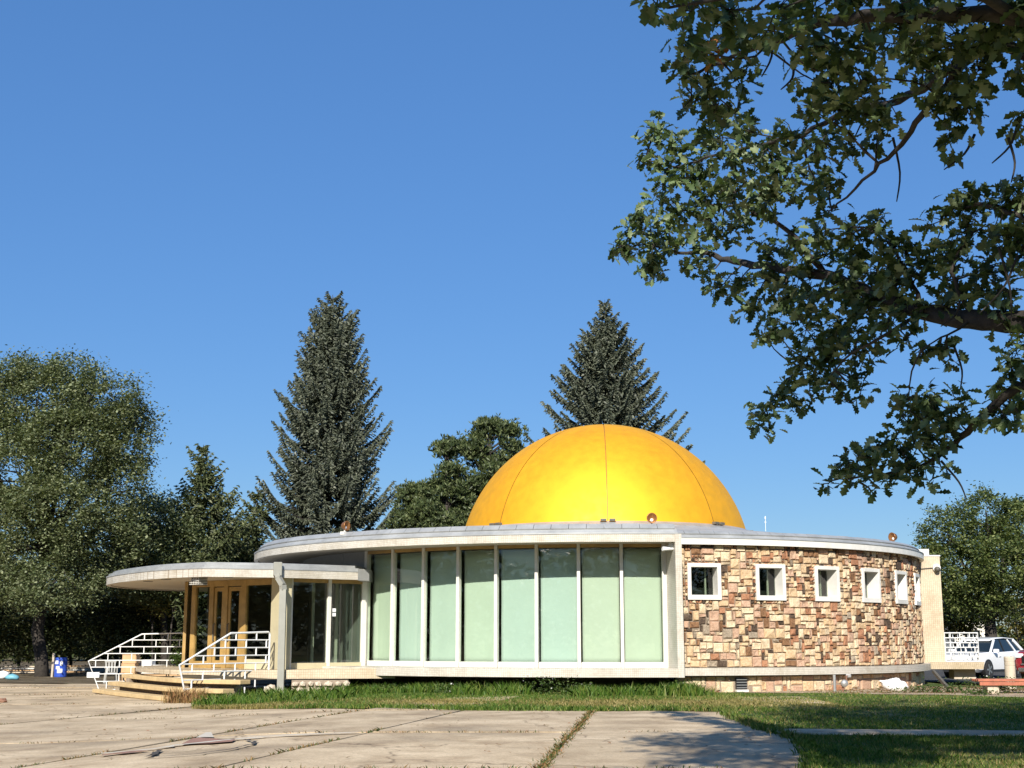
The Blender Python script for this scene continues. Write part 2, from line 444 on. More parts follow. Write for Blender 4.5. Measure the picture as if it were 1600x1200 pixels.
M['rust'] = simple('rusty_iron', (0.20, 0.10, 0.06), 0.8, 0.3, 9)
M['house'] = simple('pale_house_wall', (0.68, 0.63, 0.54), 0.8, 0.06, 1)
M['straw'] = leaf_mat('dry_weed', (0.14, 0.10, 0.03), (0.27, 0.17, 0.07), (0.32, 0.14, 0.07), 0.2)
M['grass'] = leaf_mat('grass_blades', (0.035, 0.085, 0.010), (0.085, 0.16, 0.018), (0.22, 0.25, 0.06), 0.3)
M['grass_dry'] = leaf_mat('dry_grass_blades', (0.10, 0.11, 0.02), (0.26, 0.21, 0.07), (0.42, 0.33, 0.15), 0.25)
M['weed'] = leaf_mat('weed_leaves', (0.03, 0.06, 0.012), (0.06, 0.10, 0.022), (0.14, 0.17, 0.06), 0.3)
M['flower'] = leaf_mat('pale_weed_flower', (0.5, 0.5, 0.42), (0.65, 0.64, 0.56), (0.7, 0.7, 0.66), 0.2)
M['elm'] = leaf_mat('deciduous_leaves', (0.05, 0.066, 0.027), (0.115, 0.138, 0.058), (0.30, 0.32, 0.18), 0.22, 0.38, 0.5)  # last, palest leaf tone paints in the bright highlights
M['elm_r'] = leaf_mat('bright_deciduous_leaves', (0.035, 0.055, 0.016), (0.10, 0.13, 0.035), (0.24, 0.26, 0.10), 0.26, 0.38, 0.5)
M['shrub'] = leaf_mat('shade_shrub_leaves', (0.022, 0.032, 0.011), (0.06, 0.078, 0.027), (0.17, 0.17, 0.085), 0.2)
M['yellow_shrub'] = leaf_mat('yellowing_shrub_leaves', (0.08, 0.085, 0.02), (0.17, 0.15, 0.04), (0.26, 0.21, 0.08), 0.3)
M['spruce'] = leaf_mat('blue_spruce_needles', (0.045, 0.055, 0.036), (0.11, 0.125, 0.085), (0.22, 0.235, 0.165), 0.1, 0.5, 0.4)
M['pine'] = leaf_mat('pine_needles', (0.028, 0.042, 0.016), (0.065, 0.088, 0.03), (0.14, 0.16, 0.065), 0.1, 0.5)
M['fir'] = leaf_mat('green_conifer_needles', (0.04, 0.055, 0.022), (0.095, 0.115, 0.045), (0.19, 0.20, 0.095), 0.12, 0.5)
M['oak'] = leaf_mat('oak_leaves', (0.032, 0.054, 0.018), (0.082, 0.125, 0.045), (0.23, 0.28, 0.14), 0.2, 0.48, 0.4)
M['oak_brown'] = leaf_mat('dead_oak_leaves', (0.20, 0.07, 0.02), (0.30, 0.12, 0.03), (0.35, 0.16, 0.05), 0.25)
STONES = [stone_mat('cream_stone', (0.50, 0.365, 0.215), (0.66, 0.53, 0.36)),
          stone_mat('tan_stone', (0.45, 0.295, 0.155), (0.60, 0.43, 0.26)),
          stone_mat('peach_stone', (0.38, 0.225, 0.145), (0.52, 0.345, 0.235)),
          stone_mat('rust_stone', (0.24, 0.10, 0.05), (0.40, 0.20, 0.11)),
          stone_mat('brown_stone', (0.12, 0.06, 0.03), (0.26, 0.14, 0.07)),
          stone_mat('dark_stone', (0.04, 0.028, 0.022), (0.11, 0.075, 0.05)),
          stone_mat('grey_stone', (0.18, 0.14, 0.10), (0.36, 0.29, 0.21))]
STONE_W = [0.33, 0.27, 0.17, 0.085, 0.075, 0.03, 0.04]

# ---------------------------------------------------------------- the setting
CX, CY = 3.62, 53.0        # centre of the round building

def sheet(name, poly, step, mat, dz):
    """triangulated sheet over a polygon, following the ground"""
    pts = [Vector((x, y)) for x, y in poly]; n = len(pts)
    xs = [p.x for p in pts]; ys = [p.y for p in pts]
    edges = [(i, (i + 1) % n) for i in range(n)]
    x = min(xs) + step / 2
    while x < max(xs):
        y = min(ys) + step / 2
        while y < max(ys):
            if inside(x, y, poly): pts.append(Vector((x, y)))
            y += step
        x += step
    vs, es, fs, _, _, _ = geometry.delaunay_2d_cdt(pts, edges, [list(range(n))], 1, 1e-5)
    m = MB(); m.v = [(v.x, v.y, gz(v.x, v.y) + dz) for v in vs]; m.f = [tuple(f) for f in fs]
    o = m.build(name, mat, fixn=False)
    me = o.data
    if sum(p.normal.z * p.area for p in me.polygons) < 0: me.flip_normals()
    return o

def inside(x, y, poly):
    r = False; j = len(poly) - 1
    for i in range(len(poly)):
        xi, yi = poly[i]; xj, yj = poly[j]
        if (yi > y) != (yj > y) and x < (xj - xi) * (y - yi) / (yj - yi) + xi: r = not r
        j = i
    return r

gx = [-600, -200, -80, -50, -30, -20, -14, -9, -8, -7, -6, -5, -4, -3, 0, 5, 10, 20, 40, 80, 200, 600]
gy = [-300, -60, -10, 5, 15, 25, 35, 45, 60, 80, 120, 200, 400, 900]
m = MB(); m.v = [(x, y, gz(x, y) - 0.06) for y in gy for x in gx]
nx = len(gx); m.f = [(j * nx + i, j * nx + i + 1, (j + 1) * nx + i + 1, (j + 1) * nx + i) for j in range(len(gy) - 1) for i in range(nx - 1)]
kind(m.build('ground', M['ground'], fixn=False), 'structure')

LAWN = [(-8.7, 39.4), (-8.3, 36.2), (-5.0, 33.4), (-3.2, 32.2), (-1.5, 31.4), (1.2, 31.15), (3.4, 31.3), (4.8, 30.9), (4.5, 28.2), (4.5, 24.4), (4.6, 21.9),
        (4.1, 18.9), (3.68, 17.0), (3.2, 12), (3.0, 6), (60, 6), (60, 43.5), (15.5, 43.5), (15.5, 54), (-6, 54), (-8.7, 43)]
def ragged(poly, i0, i1, amp, step=.35):
    out = []; r_ = random.Random(4)
    for i in range(len(poly)):
        a, b = poly[i], poly[(i + 1) % len(poly)]; out.append(a)
        if i0 <= i < i1:
            L = math.dist(a, b); n = int(L / step)
            for k in range(1, n):
                t = k / n; out.append((a[0] + (b[0] - a[0]) * t + r_.uniform(-amp, amp), a[1] + (b[1] - a[1]) * t + r_.uniform(-amp, amp) * 1.6))
    return out
LAWN = ragged(LAWN, 1, 14, .07)
JOINT = [(-45, 4.2), (7.3, 4.2), (7.3, 38.5), (-8.0, 38.5), (-8.0, 58), (-45, 58)]
kind(sheet('joint_soil', JOINT, 2.0, M['litter'], -0.012), 'structure')
kind(sheet('lawn', LAWN, 1.2, M['lawn'], 0.045), 'structure')
LITTER = [(-60, 60), (-22, 57.5), (-15, 55.5), (-10, 55), (-8, 62), (-8, 120), (-60, 120)]
kind(sheet('woodland_floor', LITTER, 6, M['litter'], 0.05), 'structure')
DIRT = [(7.0, 41.2), (9.0, 40.7), (10.6, 39.9), (12.4, 39.6), (14.0, 37.6), (20, 36.4), (20, 40.9), (15.6, 43.9), (14.6, 46.5), (12.8, 46.5), (10.5, 44.0), (7.0, 42.4)]
kind(sheet('bare_dirt', DIRT, 1.0, M['dirt'], 0.058), 'structure')
PARK = [(15.6, 54.2), (17.5, 51.2), (60, 48), (60, 84), (15.6, 84)]
kind(sheet('parking_lot', PARK, 5, M['asphalt'], 0.01), 'structure')
PATH = [(4.5, 22.7), (9, 22.35), (40, 20.4), (40, 21.8), (9, 23.75), (4.45, 24.3)]
kind(sheet('garden_path', PATH, 1.5, M['concrete'], 0.075), 'structure')

# concrete driveway: separate slabs between weedy joints
drive = empty('driveway', (0, 20, -0.1)); kind(drive, 'structure')
colsJ = [(-46, .3), (-38, .3), (-30, .3), (-22, .3), (-14.6, .29), (-7.4, .27), (-3.9, .19), (0.27, .105), (7.5, .03)]
rowsJ = [4.0, 10.5, 17.4, 24.1, 31.4, 38.6, 45.5, 52.0, 58.5]
def jp(k, y): return colsJ[k][0] + colsJ[k][1] * (y - 16.6)
joint_lines = []
for k in range(len(colsJ) - 1):
    for j in range(len(rowsJ) - 1):
        y0, y1 = rowsJ[j] + random.uniform(0.0, .03), rowsJ[j + 1] - .05
        if jp(k + 1, y1) > -2 and y0 > 38: continue
        g = 0.035; q = 5; tz = random.uniform(-.008, .012); tl = random.uniform(-.002, .002)
        vs = []; fs = []
        for b in range(q + 1):
            y = y0 + (y1 - y0) * b / q
            xa, xb = jp(k, y) + g, jp(k + 1, y) - g
            for a in range(q + 1):
                x = xa + (xb - xa) * a / q
                rough = random.uniform(-.012, .012) if (a in (0, q)) != (b in (0, q)) else 0
                vs.append((x + (rough if a in (0, q) else 0), y + (rough if b in (0, q) else 0), gz(x, y) + 0.025 + tz + tl * (x + y - 20)))
        n = (q + 1) ** 2; vs += [(x, y, z - .1) for x, y, z in vs]
        for b in range(q):
            for a in range(q):
                i = b * (q + 1) + a; fs.append((i, i + 1, i + q + 2, i + q + 1))
        ring = list(range(q + 1)) + [(b + 1) * (q + 1) + q for b in range(q)] + [q * (q + 1) + a for a in range(q - 1, -1, -1)] + [b * (q + 1) for b in range(q - 1, 0, -1)]
        for i in range(len(ring)):
            a, b = ring[i], ring[(i + 1) % len(ring)]; fs.append((a, a + n, b + n, b))
        mb = MB(); mb.add(vs, fs); mb.build('slab', M['concrete'], drive)
        joint_lines.append(((jp(k + 1, y0), y0), (jp(k + 1, y1), y1)))
        joint_lines.append(((jp(k, y1 + .03), y1 + .03), (jp(k + 1, y1 + .03), y1 + .03)))

def flat_poly(name, pts, mat, dz, parent):
    mb = MB(); mb.v = [(p[0], p[1], gz(p[0], p[1]) + dz) for p in pts]; mb.f = [tuple(range(len(pts)))]
    o = mb.build(name, mat, parent, fixn=False)
    if o.data.polygons[0].normal.z < 0: o.data.flip_normals()
    return o
def gp(u, v, z=-0.05):
    a = (u - 800) / 2100; b = (600 - v) / 2100
    t = (z - EYE) / (math.sin(PITCH) + b * math.cos(PITCH))
    return (a * t, (math.cos(PITCH) - b * math.sin(PITCH)) * t)
# worn painted marking and patched cracks on the near slabs
flat_poly('painted_marking', [gp(283, 1166), gp(300, 1156.5), (gp(312, 1155.5)), gp(368, 1162), gp(362, 1165.5), gp(330, 1167)], M['red_patch'], 0.047, drive)
flat_poly('worn_marking', [gp(306, 1155), gp(322, 1146), gp(330, 1146.5), gp(334, 1156), gp(318, 1155)], M['pale_patch'], 0.0475, drive)
def ground_line(name, pts, w, mat, dz, parent, jit=0.02):
    mb = MB(); L = []; pts = [Vector(gp(*p)) for p in pts]
    for i, p in enumerate(pts):
        t = (pts[min(i + 1, len(pts) - 1)] - pts[max(i - 1, 0)]).normalized(); nrm = Vector((-t.y, t.x))
        ww = w * random.uniform(.5, 1.3)
        for s in (-1, 1):
            q = p + nrm * (s * ww / 2 + random.uniform(-jit, jit)); L.append((q.x, q.y, gz(q.x, q.y) + dz))
    mb.v = L; mb.f = [(2 * i, 2 * i + 1, 2 * i + 3, 2 * i + 2) for i in range(len(pts) - 1)]
    o = mb.build(name, mat, parent, fixn=False)
    if o.data.polygons[0].normal.z < 0: o.data.flip_normals()
def dens(pts, k=5):
    out = []
    for i in range(len(pts) - 1):
        for a in range(k):
            t = a / k; out.append((pts[i][0] + (pts[i + 1][0] - pts[i][0]) * t + random.uniform(-2, 2), pts[i][1] + (pts[i + 1][1] - pts[i][1]) * t + random.uniform(-.35, .35)))
    return out + [pts[-1]]
ground_line('patched_crack', dens([(222, 1187.5), (300, 1186), (360, 1179), (395, 1171), (398, 1166), (380, 1162), (340, 1160)]), .06, M['crack'], 0.049, drive, .01)
ground_line('patched_crack', dens([(235, 1186), (242, 1181), (248, 1175.5)], 3), .09, M['crack'], 0.05, drive, .01)
ground_line('worn_marking', dens([(160, 1176), (240, 1172), (290, 1166), (420, 1158), (560, 1153)]), .16, M['pale_patch'], 0.048, drive, .03)
ground_line('dark_stain', dens([(160, 1179), (185, 1177.5), (225, 1175)], 3), .25, M['red_patch'], 0.0485, drive, .05)

# ---------------------------------------------------------------- the round building
bld = empty('planetarium_building', (CX, CY, 0))
tag(bld, 'round stone and glass building with a golden dome and a flat curved roof', 'building')
def cyl(th, r, z):
    t = rad(th); return (CX + r * math.sin(t), CY - r * math.cos(t), z)
RT = [(-180, 12.2), (-120, 12.9), (-90, 13.35), (-67, 13.55), (-55, 13.52), (-45, 13.42), (-35, 13.3), (-25, 13.2), (-15, 13.12), (-5, 13.06), (5.7, 13.05)]
def rout(th):
    for i in range(len(RT) - 1):
        if RT[i][0] <= th <= RT[i + 1][0]:
            p0 = RT[max(i - 1, 0)]; p1 = RT[i]; p2 = RT[i + 1]; p3 = RT[min(i + 2, len(RT) - 1)]
            h = p2[0] - p1[0]; t = (th - p1[0]) / h
            m1 = (p2[1] - p0[1]) / (p2[0] - p0[0]) * h; m2 = (p3[1] - p1[1]) / (p3[0] - p1[0]) * h
            return (2*t**3-3*t**2+1)*p1[1] + (t**3-2*t**2+t)*m1 + (-2*t**3+3*t**2)*p2[1] + (t**3-t**2)*m2
    return 13.06
RR = 11.97                 # roof radius over the stone wall
def arc_sec(th0, th1, step, sec, closed_ends=True):
    """sweep a cross-section sec(th)->[(r,z)...] around the building"""
    n = max(2, int(abs(th1 - th0) / step)); mb = MB(); k = None
    for i in range(n + 1):
        th = th0 + (th1 - th0) * i / n; s = sec(th); k = len(s)
        mb.v += [cyl(th, r, z) for r, z in s]
    for i in range(n):
        for j in range(k):
            mb.f.append((i * k + j, i * k + (j + 1) % k, (i + 1) * k + (j + 1) % k, (i + 1) * k + j))
    if closed_ends: mb.f += [tuple(range(k)), tuple(n * k + j for j in range(k))[::-1]]
    return mb
RG = 11.66; RS = 11.75
Z0, Z1 = 0.53, 0.78        # floor slab
ZF0, ZF1 = 4.46, 4.69      # fascia
# floor slab, two radii (wide under the glass, narrow under the stone)
arc_sec(-120, 5.72, 2, lambda t: [(6, Z0), (rout(t), Z0), (rout(t), Z1), (6, Z1)]).build('floor_slab', M['mosaic'], bld, uv='cyl')
arc_sec(5.74, 240, 2, lambda t: [(6, Z0 + .02), (12.0, Z0 + .02), (12.0, Z1 - .005), (6, Z1 - .005)]).build('floor_slab', M['mosaic'], bld, uv='cyl')
# fascia and soffit of the roof
arc_sec(-180, 5.72, 2, lambda t: [(rout(t) - .14, ZF0), (rout(t), ZF0), (rout(t), ZF1), (rout(t) - .14, ZF1)]).build('fascia', M['mosaic'], bld, uv='cyl')
arc_sec(5.74, 180, 2, lambda t: [(RR - .14, ZF0 + .01), (RR, ZF0 + .01), (RR, ZF1 - .03), (RR - .14, ZF1 - .03)]).build('fascia', M['white_paint'], bld, uv='cyl')
arc_sec(-180, 5.72, 2, lambda t: [(10.5, ZF0 + .035), (rout(t) - .141, ZF0 + .035), (rout(t) - .141, ZF0 + .09), (10.5, ZF0 + .09)]).build('soffit', M['soffit'], bld)
arc_sec(5.74, 180, 2, lambda t: [(10.5, ZF0 + .04), (RR - .141, ZF0 + .04), (RR - .141, ZF0 + .09), (10.5, ZF0 + .09)]).build('soffit', M['soffit'], bld)
# low cone of the roof
def rin(t): return (rout(t) - .45) if t < 5.73 else RR - .35
arc_sec(-180, 5.72, 3, lambda t: [(5.9, 5.3), (rin(t), 4.72), (rin(t), 4.98), (6.08, 5.53)]).build('roof', M['roof'], bld)
arc_sec(5.74, 180, 3, lambda t: [(5.9, 5.3), (rin(t), 4.66), (rin(t), 4.87), (6.08, 5.53)]).build('roof', M['roof'], bld)
# metal edge: a stepped drip edge with separate cover panels above
for a, b, rf, zz in ((-180, 5.72, rout, (ZF1, 4.73, 4.85)), (5.74, 180, lambda t: RR, (ZF1 - .03, 4.69, 4.785))):
    arc_sec(a, b, 2, lambda t: [(rf(t) - .5, zz[0] + .002), (rf(t) + .02, zz[0] + .002), (rf(t) + .02, zz[1]), (rf(t) - .06, zz[1] + .004), (rf(t) - .16, zz[2]), (rf(t) - .5, zz[2])]).build('drip_edge', M['flashing'], bld)
    th = a if a < 0 else a
    st = 2.35
    t = -112 if a < 0 else a
    e = b if a < 0 else 120
    while t < e - .3:
        t1 = min(t + st, e); jz = random.uniform(-.006, .006)
        zt = zz[2] + (.165 if a < 0 else .12)
        arc_sec(t + .03, t1 - .03, 1.2, lambda q: [(rf(q) - .46, zz[2] + .003), (rf(q) - .14, zz[2] + .003), (rf(q) - .13, zz[2] + .03), (rf(q) - .28, zt + jz), (rf(q) - .46, zt + jz)]).build('flashing_panel', M['flashing'], bld)
        t = t1
# dome
DZ, DR = 4.286, 5.70
ZB = 5.72
dome = MB()
DN = 96; prof = []
e0 = math.asin((ZB - .1 - DZ) / DR)
for i in range(25):
    e = e0 + (math.pi / 2 - e0) * i / 24
    prof.append(((DR - .025) * math.cos(e) + 1e-4, DZ + (DR - .025) * math.sin(e)))
dome.lathe(prof, (CX, CY, 0), DN)
dome_o = dome.build('dome', M['dome_seam'], bld, smooth=True)
e0 = math.asin((ZB - .04 - DZ) / DR)
for g in range(8):
    a0 = -2.5 + 45 * g; mb = MB(); na, ne = 14, 26
    for i in range(ne + 1):
        e = e0 + (rad(89.4) - e0) * i / ne; r = DR * math.cos(e); z = DZ + DR * math.sin(e)
        gap = math.degrees(0.017 / max(r, .12))
        for k in range(na + 1):
            t = a0 + gap + (45 - 2 * gap) * k / na
            mb.v.append(cyl(t, r, z))
    for i in range(ne):
        for k in range(na):
            q = i * (na + 1) + k; mb.f.append((q, q + 1, q + na + 2, q + na + 1))
    mb.build('dome_panel', M['dome'], dome_o, smooth=True)
    for s in (-1, 1):
        b = MB(); c = cyl(a0 + s * 1.6, 5.72, ZB + .03); b.box(c, (.22, .16, .09), rad(a0)); b.build('seam_bracket', M['bracket'], dome_o, bevel=.01)
arc_sec(0, 360, 3, lambda t: [(5.3, 5.5), (6.1, 5.5), (6.06, 5.56), (5.56, ZB + .01), (5.3, ZB + .01)], False).build('dome_skirt', M['flashing'], bld)
# flood lamps aimed at the dome
def flood(th, r, z, face):
    o = empty('roof_floodlight', cyl(th, r, z)); o.parent = bld; o.matrix_parent_inverse = world_of(bld).inverted()
    o.empty_display_size = .1
    mb = MB(); c = cyl(th, r, z)
    d = Vector((math.sin(rad(face)), -math.cos(rad(face)), 0.0))
    mb.lathe([(.0005, .12), (.06, .12), (.12, .05), (.155, -.08), (.16, -.1), (.14, -.1), (.1, -.03), (.0005, -.03)], (0, 0, 0), 20, 'y')
    R = Matrix.Rotation(rad(face), 4, 'Z'); T = Matrix.Translation(Vector(c) + Vector((0, 0, .2)))
    mb.v = [tuple(T @ R @ Vector(v)) for v in mb.v]
    mb.build('lamp_can', M['copper'], o, smooth=True)
    b = MB(); b.lathe([(.0005, -.052), (.045, -.05), (.05, -.034), (.0005, -.033)], (0, 0, -.06), 12, 'y'); b.v = [tuple(T @ R @ Vector(v)) for v in b.v]; b.build('bulb', M['lens'], o, smooth=True)
    b = MB(); b.bar(c, Vector(c) + Vector((0, 0, .08)), .05); b.box(Vector(c) + Vector((0, 0, -.04)), (.3, .14, .1), rad(face)); b.build('lamp_foot', M['white_paint'], o)
flood(2.8, 12.3, 5.02, 0)
flood(-43.5, 13.1, 5.02, 60)
flood(58.0, 11.4, 4.92, -60)
b = MB(); c = cyl(28, 10, 5.1); b.tube([c, (c[0], c[1], 5.6)], .008, 5); b.tube([(c[0] - .04, c[1], 5.4), (c[0] + .04, c[1], 5.4)], .007, 5); b.tube([(c[0], c[1], 5.5), (c[0], c[1], 5.58)], .02, 6); b.build('roof_antenna', M['plastic_white'], bld)
# inner core so that the rooms are closed and dark
arc_sec(-180, 180, 4, lambda t: [(7.0, Z1 + .01), (7.2, Z1 + .01), (7.2, ZF0), (7.0, ZF0)], False).build('inner_wall', M['interior'], bld)

# curtain wall of eight bays between mullions
th_m = [5.0 - 6.4 * k for k in range(9)]
ZG0, ZG1 = 0.95, 4.39
for k, t in enumerate(th_m):
    w = .098 if k not in (0, 8) else .13
    mb = MB(); t0 = t
    for (ra, rb, ww) in ((RG - .10, RG + .085, w),):
        h = math.degrees(ww / 2 / RG)
        mb.hexa([cyl(t0 - h, ra, Z1), cyl(t0 + h, ra, Z1), cyl(t0 + h, rb, Z1), cyl(t0 - h, rb, Z1)], [cyl(t0 - h, ra, ZF0 + .04), cyl(t0 + h, ra, ZF0 + .04), cyl(t0 + h, rb, ZF0 + .04), cyl(t0 - h, rb, ZF0 + .04)])
    mb.build('mullion', M['mullion'], bld, bevel=.008)
for k in range(8):
    a, b_ = th_m[k + 1], th_m[k]; e = .3
    w = MB(); w.hexa([cyl(a + e, RG - .03, ZG0), cyl(b_ - e, RG - .03, ZG0), cyl(b_ - e, RG - .018, ZG0), cyl(a + e, RG - .018, ZG0)],
                     [cyl(a + e, RG - .03, ZG1), cyl(b_ - e, RG - .03, ZG1), cyl(b_ - e, RG - .018, ZG1), cyl(a + e, RG - .018, ZG1)])
    pane = w.build('window_pane', M['glass'], bld)
    s = MB(); s.hexa([cyl(a + e, RG - .08, Z1), cyl(b_ - e, RG - .08, Z1), cyl(b_ - e, RG + .045, Z1), cyl(a + e, RG + .045, Z1)],
                     [cyl(a + e, RG - .08, ZG0 - .002), cyl(b_ - e, RG - .08, ZG0 - .002), cyl(b_ - e, RG + .045, ZG0 - .03), cyl(a + e, RG + .045, ZG0 - .03)])
    s.build('sill_panel', M['white_paint'], bld, bevel=.006)
    s = MB(); s.hexa([cyl(a + e, RG - .06, ZG1 + .002), cyl(b_ - e, RG - .06, ZG1 + .002), cyl(b_ - e, RG + .04, ZG1 + .002), cyl(a + e, RG + .04, ZG1 + .002)],
                     [cyl(a + e, RG - .06, ZF0 + .033), cyl(b_ - e, RG - .06, ZF0 + .033), cyl(b_ - e, RG + .04, ZF0 + .033), cyl(a + e, RG + .04, ZF0 + .033)])
    s.build('head_rail', M['ochre'], bld)
    # roller blind a hand's width behind the pane, slightly rippled
    bl = MB(); q, p = 12, 14; inset = random.uniform(.55, .8); dep = RG - .2 + random.uniform(-.03, .02); ph = random.uniform(0, 6)
    for i in range(p + 1):
        for j in range(q + 1):
            t = a + .42 + (b_ - a - .72) * j / q
            bl.v.append(cyl(t, dep + .008 * math.sin(ph + j * .9) * (1 - i / p) + .004 * math.sin(i * 1.1 + ph), ZG0 - .12 + (ZG1 - ZG0 + .1) * i / p))
    bl.f = [(i * (q + 1) + j, i * (q + 1) + j + 1, (i + 1) * (q + 1) + j + 1, (i + 1) * (q + 1) + j) for i in range(p) for j in range(q)]
    bo = bl.build('roller_blind', M['blind'], bld, smooth=True, fixn=False)
    so = bo.modifiers.new('solid', 'SOLIDIFY'); so.thickness = .004
# tiled end fin between the glass and the stone
def fin_sec(t0, t1, r0, r1, z0, z1):
    mb = MB(); mb.hexa([cyl(t0, r0, z0), cyl(t1, r0, z0), cyl(t1, r1, z0), cyl(t0, r1, z0)], [cyl(t0, r0, z1), cyl(t1, r0, z1), cyl(t1, r1, z1), cyl(t0, r1, z1)]); return mb
fin_sec(5.3, 6.16, 11.2, 13.075, Z0 - .004, ZF1 + .004).build('end_fin', M['mosaic'], bld, uv='flat')
cb = MB(); c = Vector(cyl(4.75, 12.75, 4.3)); cb.tube([c + Vector((-.2, -.06, -.03)), c + Vector((.1, .05, 0))], .075, 10); cb.box(c + Vector((.08, .02, .05)), (.16, .12, .2)); cb.build('security_camera', M['plastic_white'], bld, bevel=.01)

# stone wall, every stone a piece of its own
TH0, TH1 = 6.5, 78.0
ZW0, ZW1 = Z1, ZF0 + .05
wins = [11 + 10.9 * k for k in range(6)]
WW, WB, WT = 1.07, 2.80, 3.91          # outer size of the window surrounds
def winhit(s0, s1, z0, z1):
    for w in wins:
        c = rad(w) * RS
        if s1 > c - WW / 2 + .015 and s0 < c + WW / 2 - .015 and z1 > WB + .015 and z0 < WT - .015: return True
    return False
# mortar bed with real openings
mb = MB()
edges = [TH0]
for w in wins: hw = math.degrees((WW / 2 - .03) / RS); edges += [w - hw, w + hw]
edges += [TH1]
def mortar(a, b, z0, z1):
    n = max(1, int((b - a) / 2))
    for i in range(n):
        t0 = a + (b - a) * i / n; t1 = a + (b - a) * (i + 1) / n
        mb.hexa([cyl(t0, RS - .3, z0), cyl(t1, RS - .3, z0), cyl(t1, RS - .03, z0), cyl(t0, RS - .03, z0)], [cyl(t0, RS - .3, z1), cyl(t1, RS - .3, z1), cyl(t1, RS - .03, z1), cyl(t0, RS - .03, z1)])
for i in range(len(edges) - 1):
    a, b_ = edges[i], edges[i + 1]
    if i % 2 == 0: mortar(a, b_, ZW0, ZW1)
    else: mortar(a, b_, ZW0, WB + .03); mortar(a, b_, WT - .03, ZW1)
stone_wall = mb.build('stone_wall', M['mortar'], bld)
def stone_rects(s0, s1, z0, z1, unit, hit, rng, big=1.0):
    nx_ = int((s1 - s0) / unit); nz_ = max(1, int(round((z1 - z0) / unit))); uz = (z1 - z0) / nz_; ux = (s1 - s0) / nx_
    used = np.zeros((nx_, nz_), bool); out = []
    for j in range(nz_):
        for i in range(nx_):
            if used[i, j]: continue
            opts = [(2, 2), (3, 2), (2, 1), (3, 3), (2, 3), (1, 1), (4, 2), (3, 1), (1, 2), (4, 3)]
            wts = [.25, .18, .14, .09, .09, .06, .06, .06, .05, .02 * big]
            k = rng.choice(len(opts), p=np.array(wts) / sum(wts)); w, h = opts[k]
            w = min(w, nx_ - i); h = min(h, nz_ - j)
            while w > 1 and used[i:i + w, j].any(): w -= 1
            while h > 1 and used[i:i + w, j:j + h].any(): h -= 1
            used[i:i + w, j:j + h] = True
            a = (s0 + i * ux, s0 + (i + w) * ux, z0 + j * uz, z0 + (j + h) * uz)
            if hit and hit(*a):
                # trim against the window surround in unit steps
                for ii in range(w):
                    for jj in range(h):
                        c = (s0 + (i + ii) * ux, s0 + (i + ii + 1) * ux, z0 + (j + jj) * uz, z0 + (j + jj + 1) * uz)
                        if not hit((c[0] + c[1]) / 2 - .01, (c[0] + c[1]) / 2 + .01, (c[2] + c[3]) / 2 - .01, (c[2] + c[3]) / 2 + .01): out.append(c)
                continue
            out.append(a)
    return out
def stone_geo(s0, s1, z0, z1, R, rng, proud=.045):
    g = .013; s0 += g; s1 -= g; z0 += g; z1 -= g
    j = lambda k=.012: rng.uniform(-k, k)
    n = 3; fx = []; w = s1 - s0; h = z1 - z0; p = proud + rng.uniform(-.012, .022)
    base = [(s0, z0), (s1, z0), (s1, z1), (s0, z1)]
    V = []; F = []
    ch = rng.uniform(.0, .045) if rng.random() < .18 else 0
    b = [(s0 + j(), z0 + j()), (s1 + j(), z0 + j()), (s1 - ch + j(), z1 + j()), (s0 + j(), z1 + j())]
    for (s, z) in b: V.append((s, z, -.06))
    for (s, z) in b: V.append((s, z, p * .35))
    cx, cz = (s0 + s1) / 2, (z0 + z1) / 2
    for (s, z) in b: V.append((s + (cx - s) * .2 + j(.015), z + (cz - z) * .2 + j(.015), p + j(.018)))
    V.append((cx + j(.2 * w), cz + j(.2 * h), p + rng.uniform(-.03, .035)))
    for k in range(4):
        a, c = k, (k + 1) % 4
        F += [(a, c, 4 + c, 4 + a), (4 + a, 4 + c, 8 + c, 8 + a), (8 + a, 8 + c, 12)]
    P = [cyl(math.degrees(s / R), R + d, z) for s, z, d in V]
    return P, F
rng = np.random.default_rng(5)
rects = stone_rects(rad(TH0) * RS, rad(TH1) * RS, ZW0 + .01, ZW1 - .02,   .106, winhit, rng)
def shown(r):
    t = r[0] / RS + (r[1] - r[0]) / 2 / RS
    return (r[1] - r[0]) * max(0.0, math.cos(t - .25)) * (r[3] - r[2])
rects.sort(key=shown, reverse=True)
restb = [MB() for _ in STONES]
for i, r in enumerate(rects):
    P, F = stone_geo(*r, RS - .02, rng)
    k = rng.choice(len(STONES), p=STONE_W)
    if (r[1] - r[0]) < .2 and rng.random() < .35: k = rng.choice([3, 4, 5])
    if i < 300:
        mb = MB(); mb.add(P, F); mb.build('stone', STONES[k], stone_wall, fixn=False)
    else:
        restb[k].add(P, F)
me = bpy.data.meshes.new('small_stones')
V = []; F = []; MI = []
for k, b in enumerate(restb):
    n = len(V); V += b.v; F += [tuple(i + n for i in f) for f in b.f]; MI += [k] * len(b.f)
me.from_pydata(V, [], F)
for s in STONES: me.materials.append(s)
me.polygons.foreach_set('material_index', MI)
o = bpy.data.objects.new('small_stones', me); COL.objects.link(o); o.parent = stone_wall; o['kind'] = 'stuff'
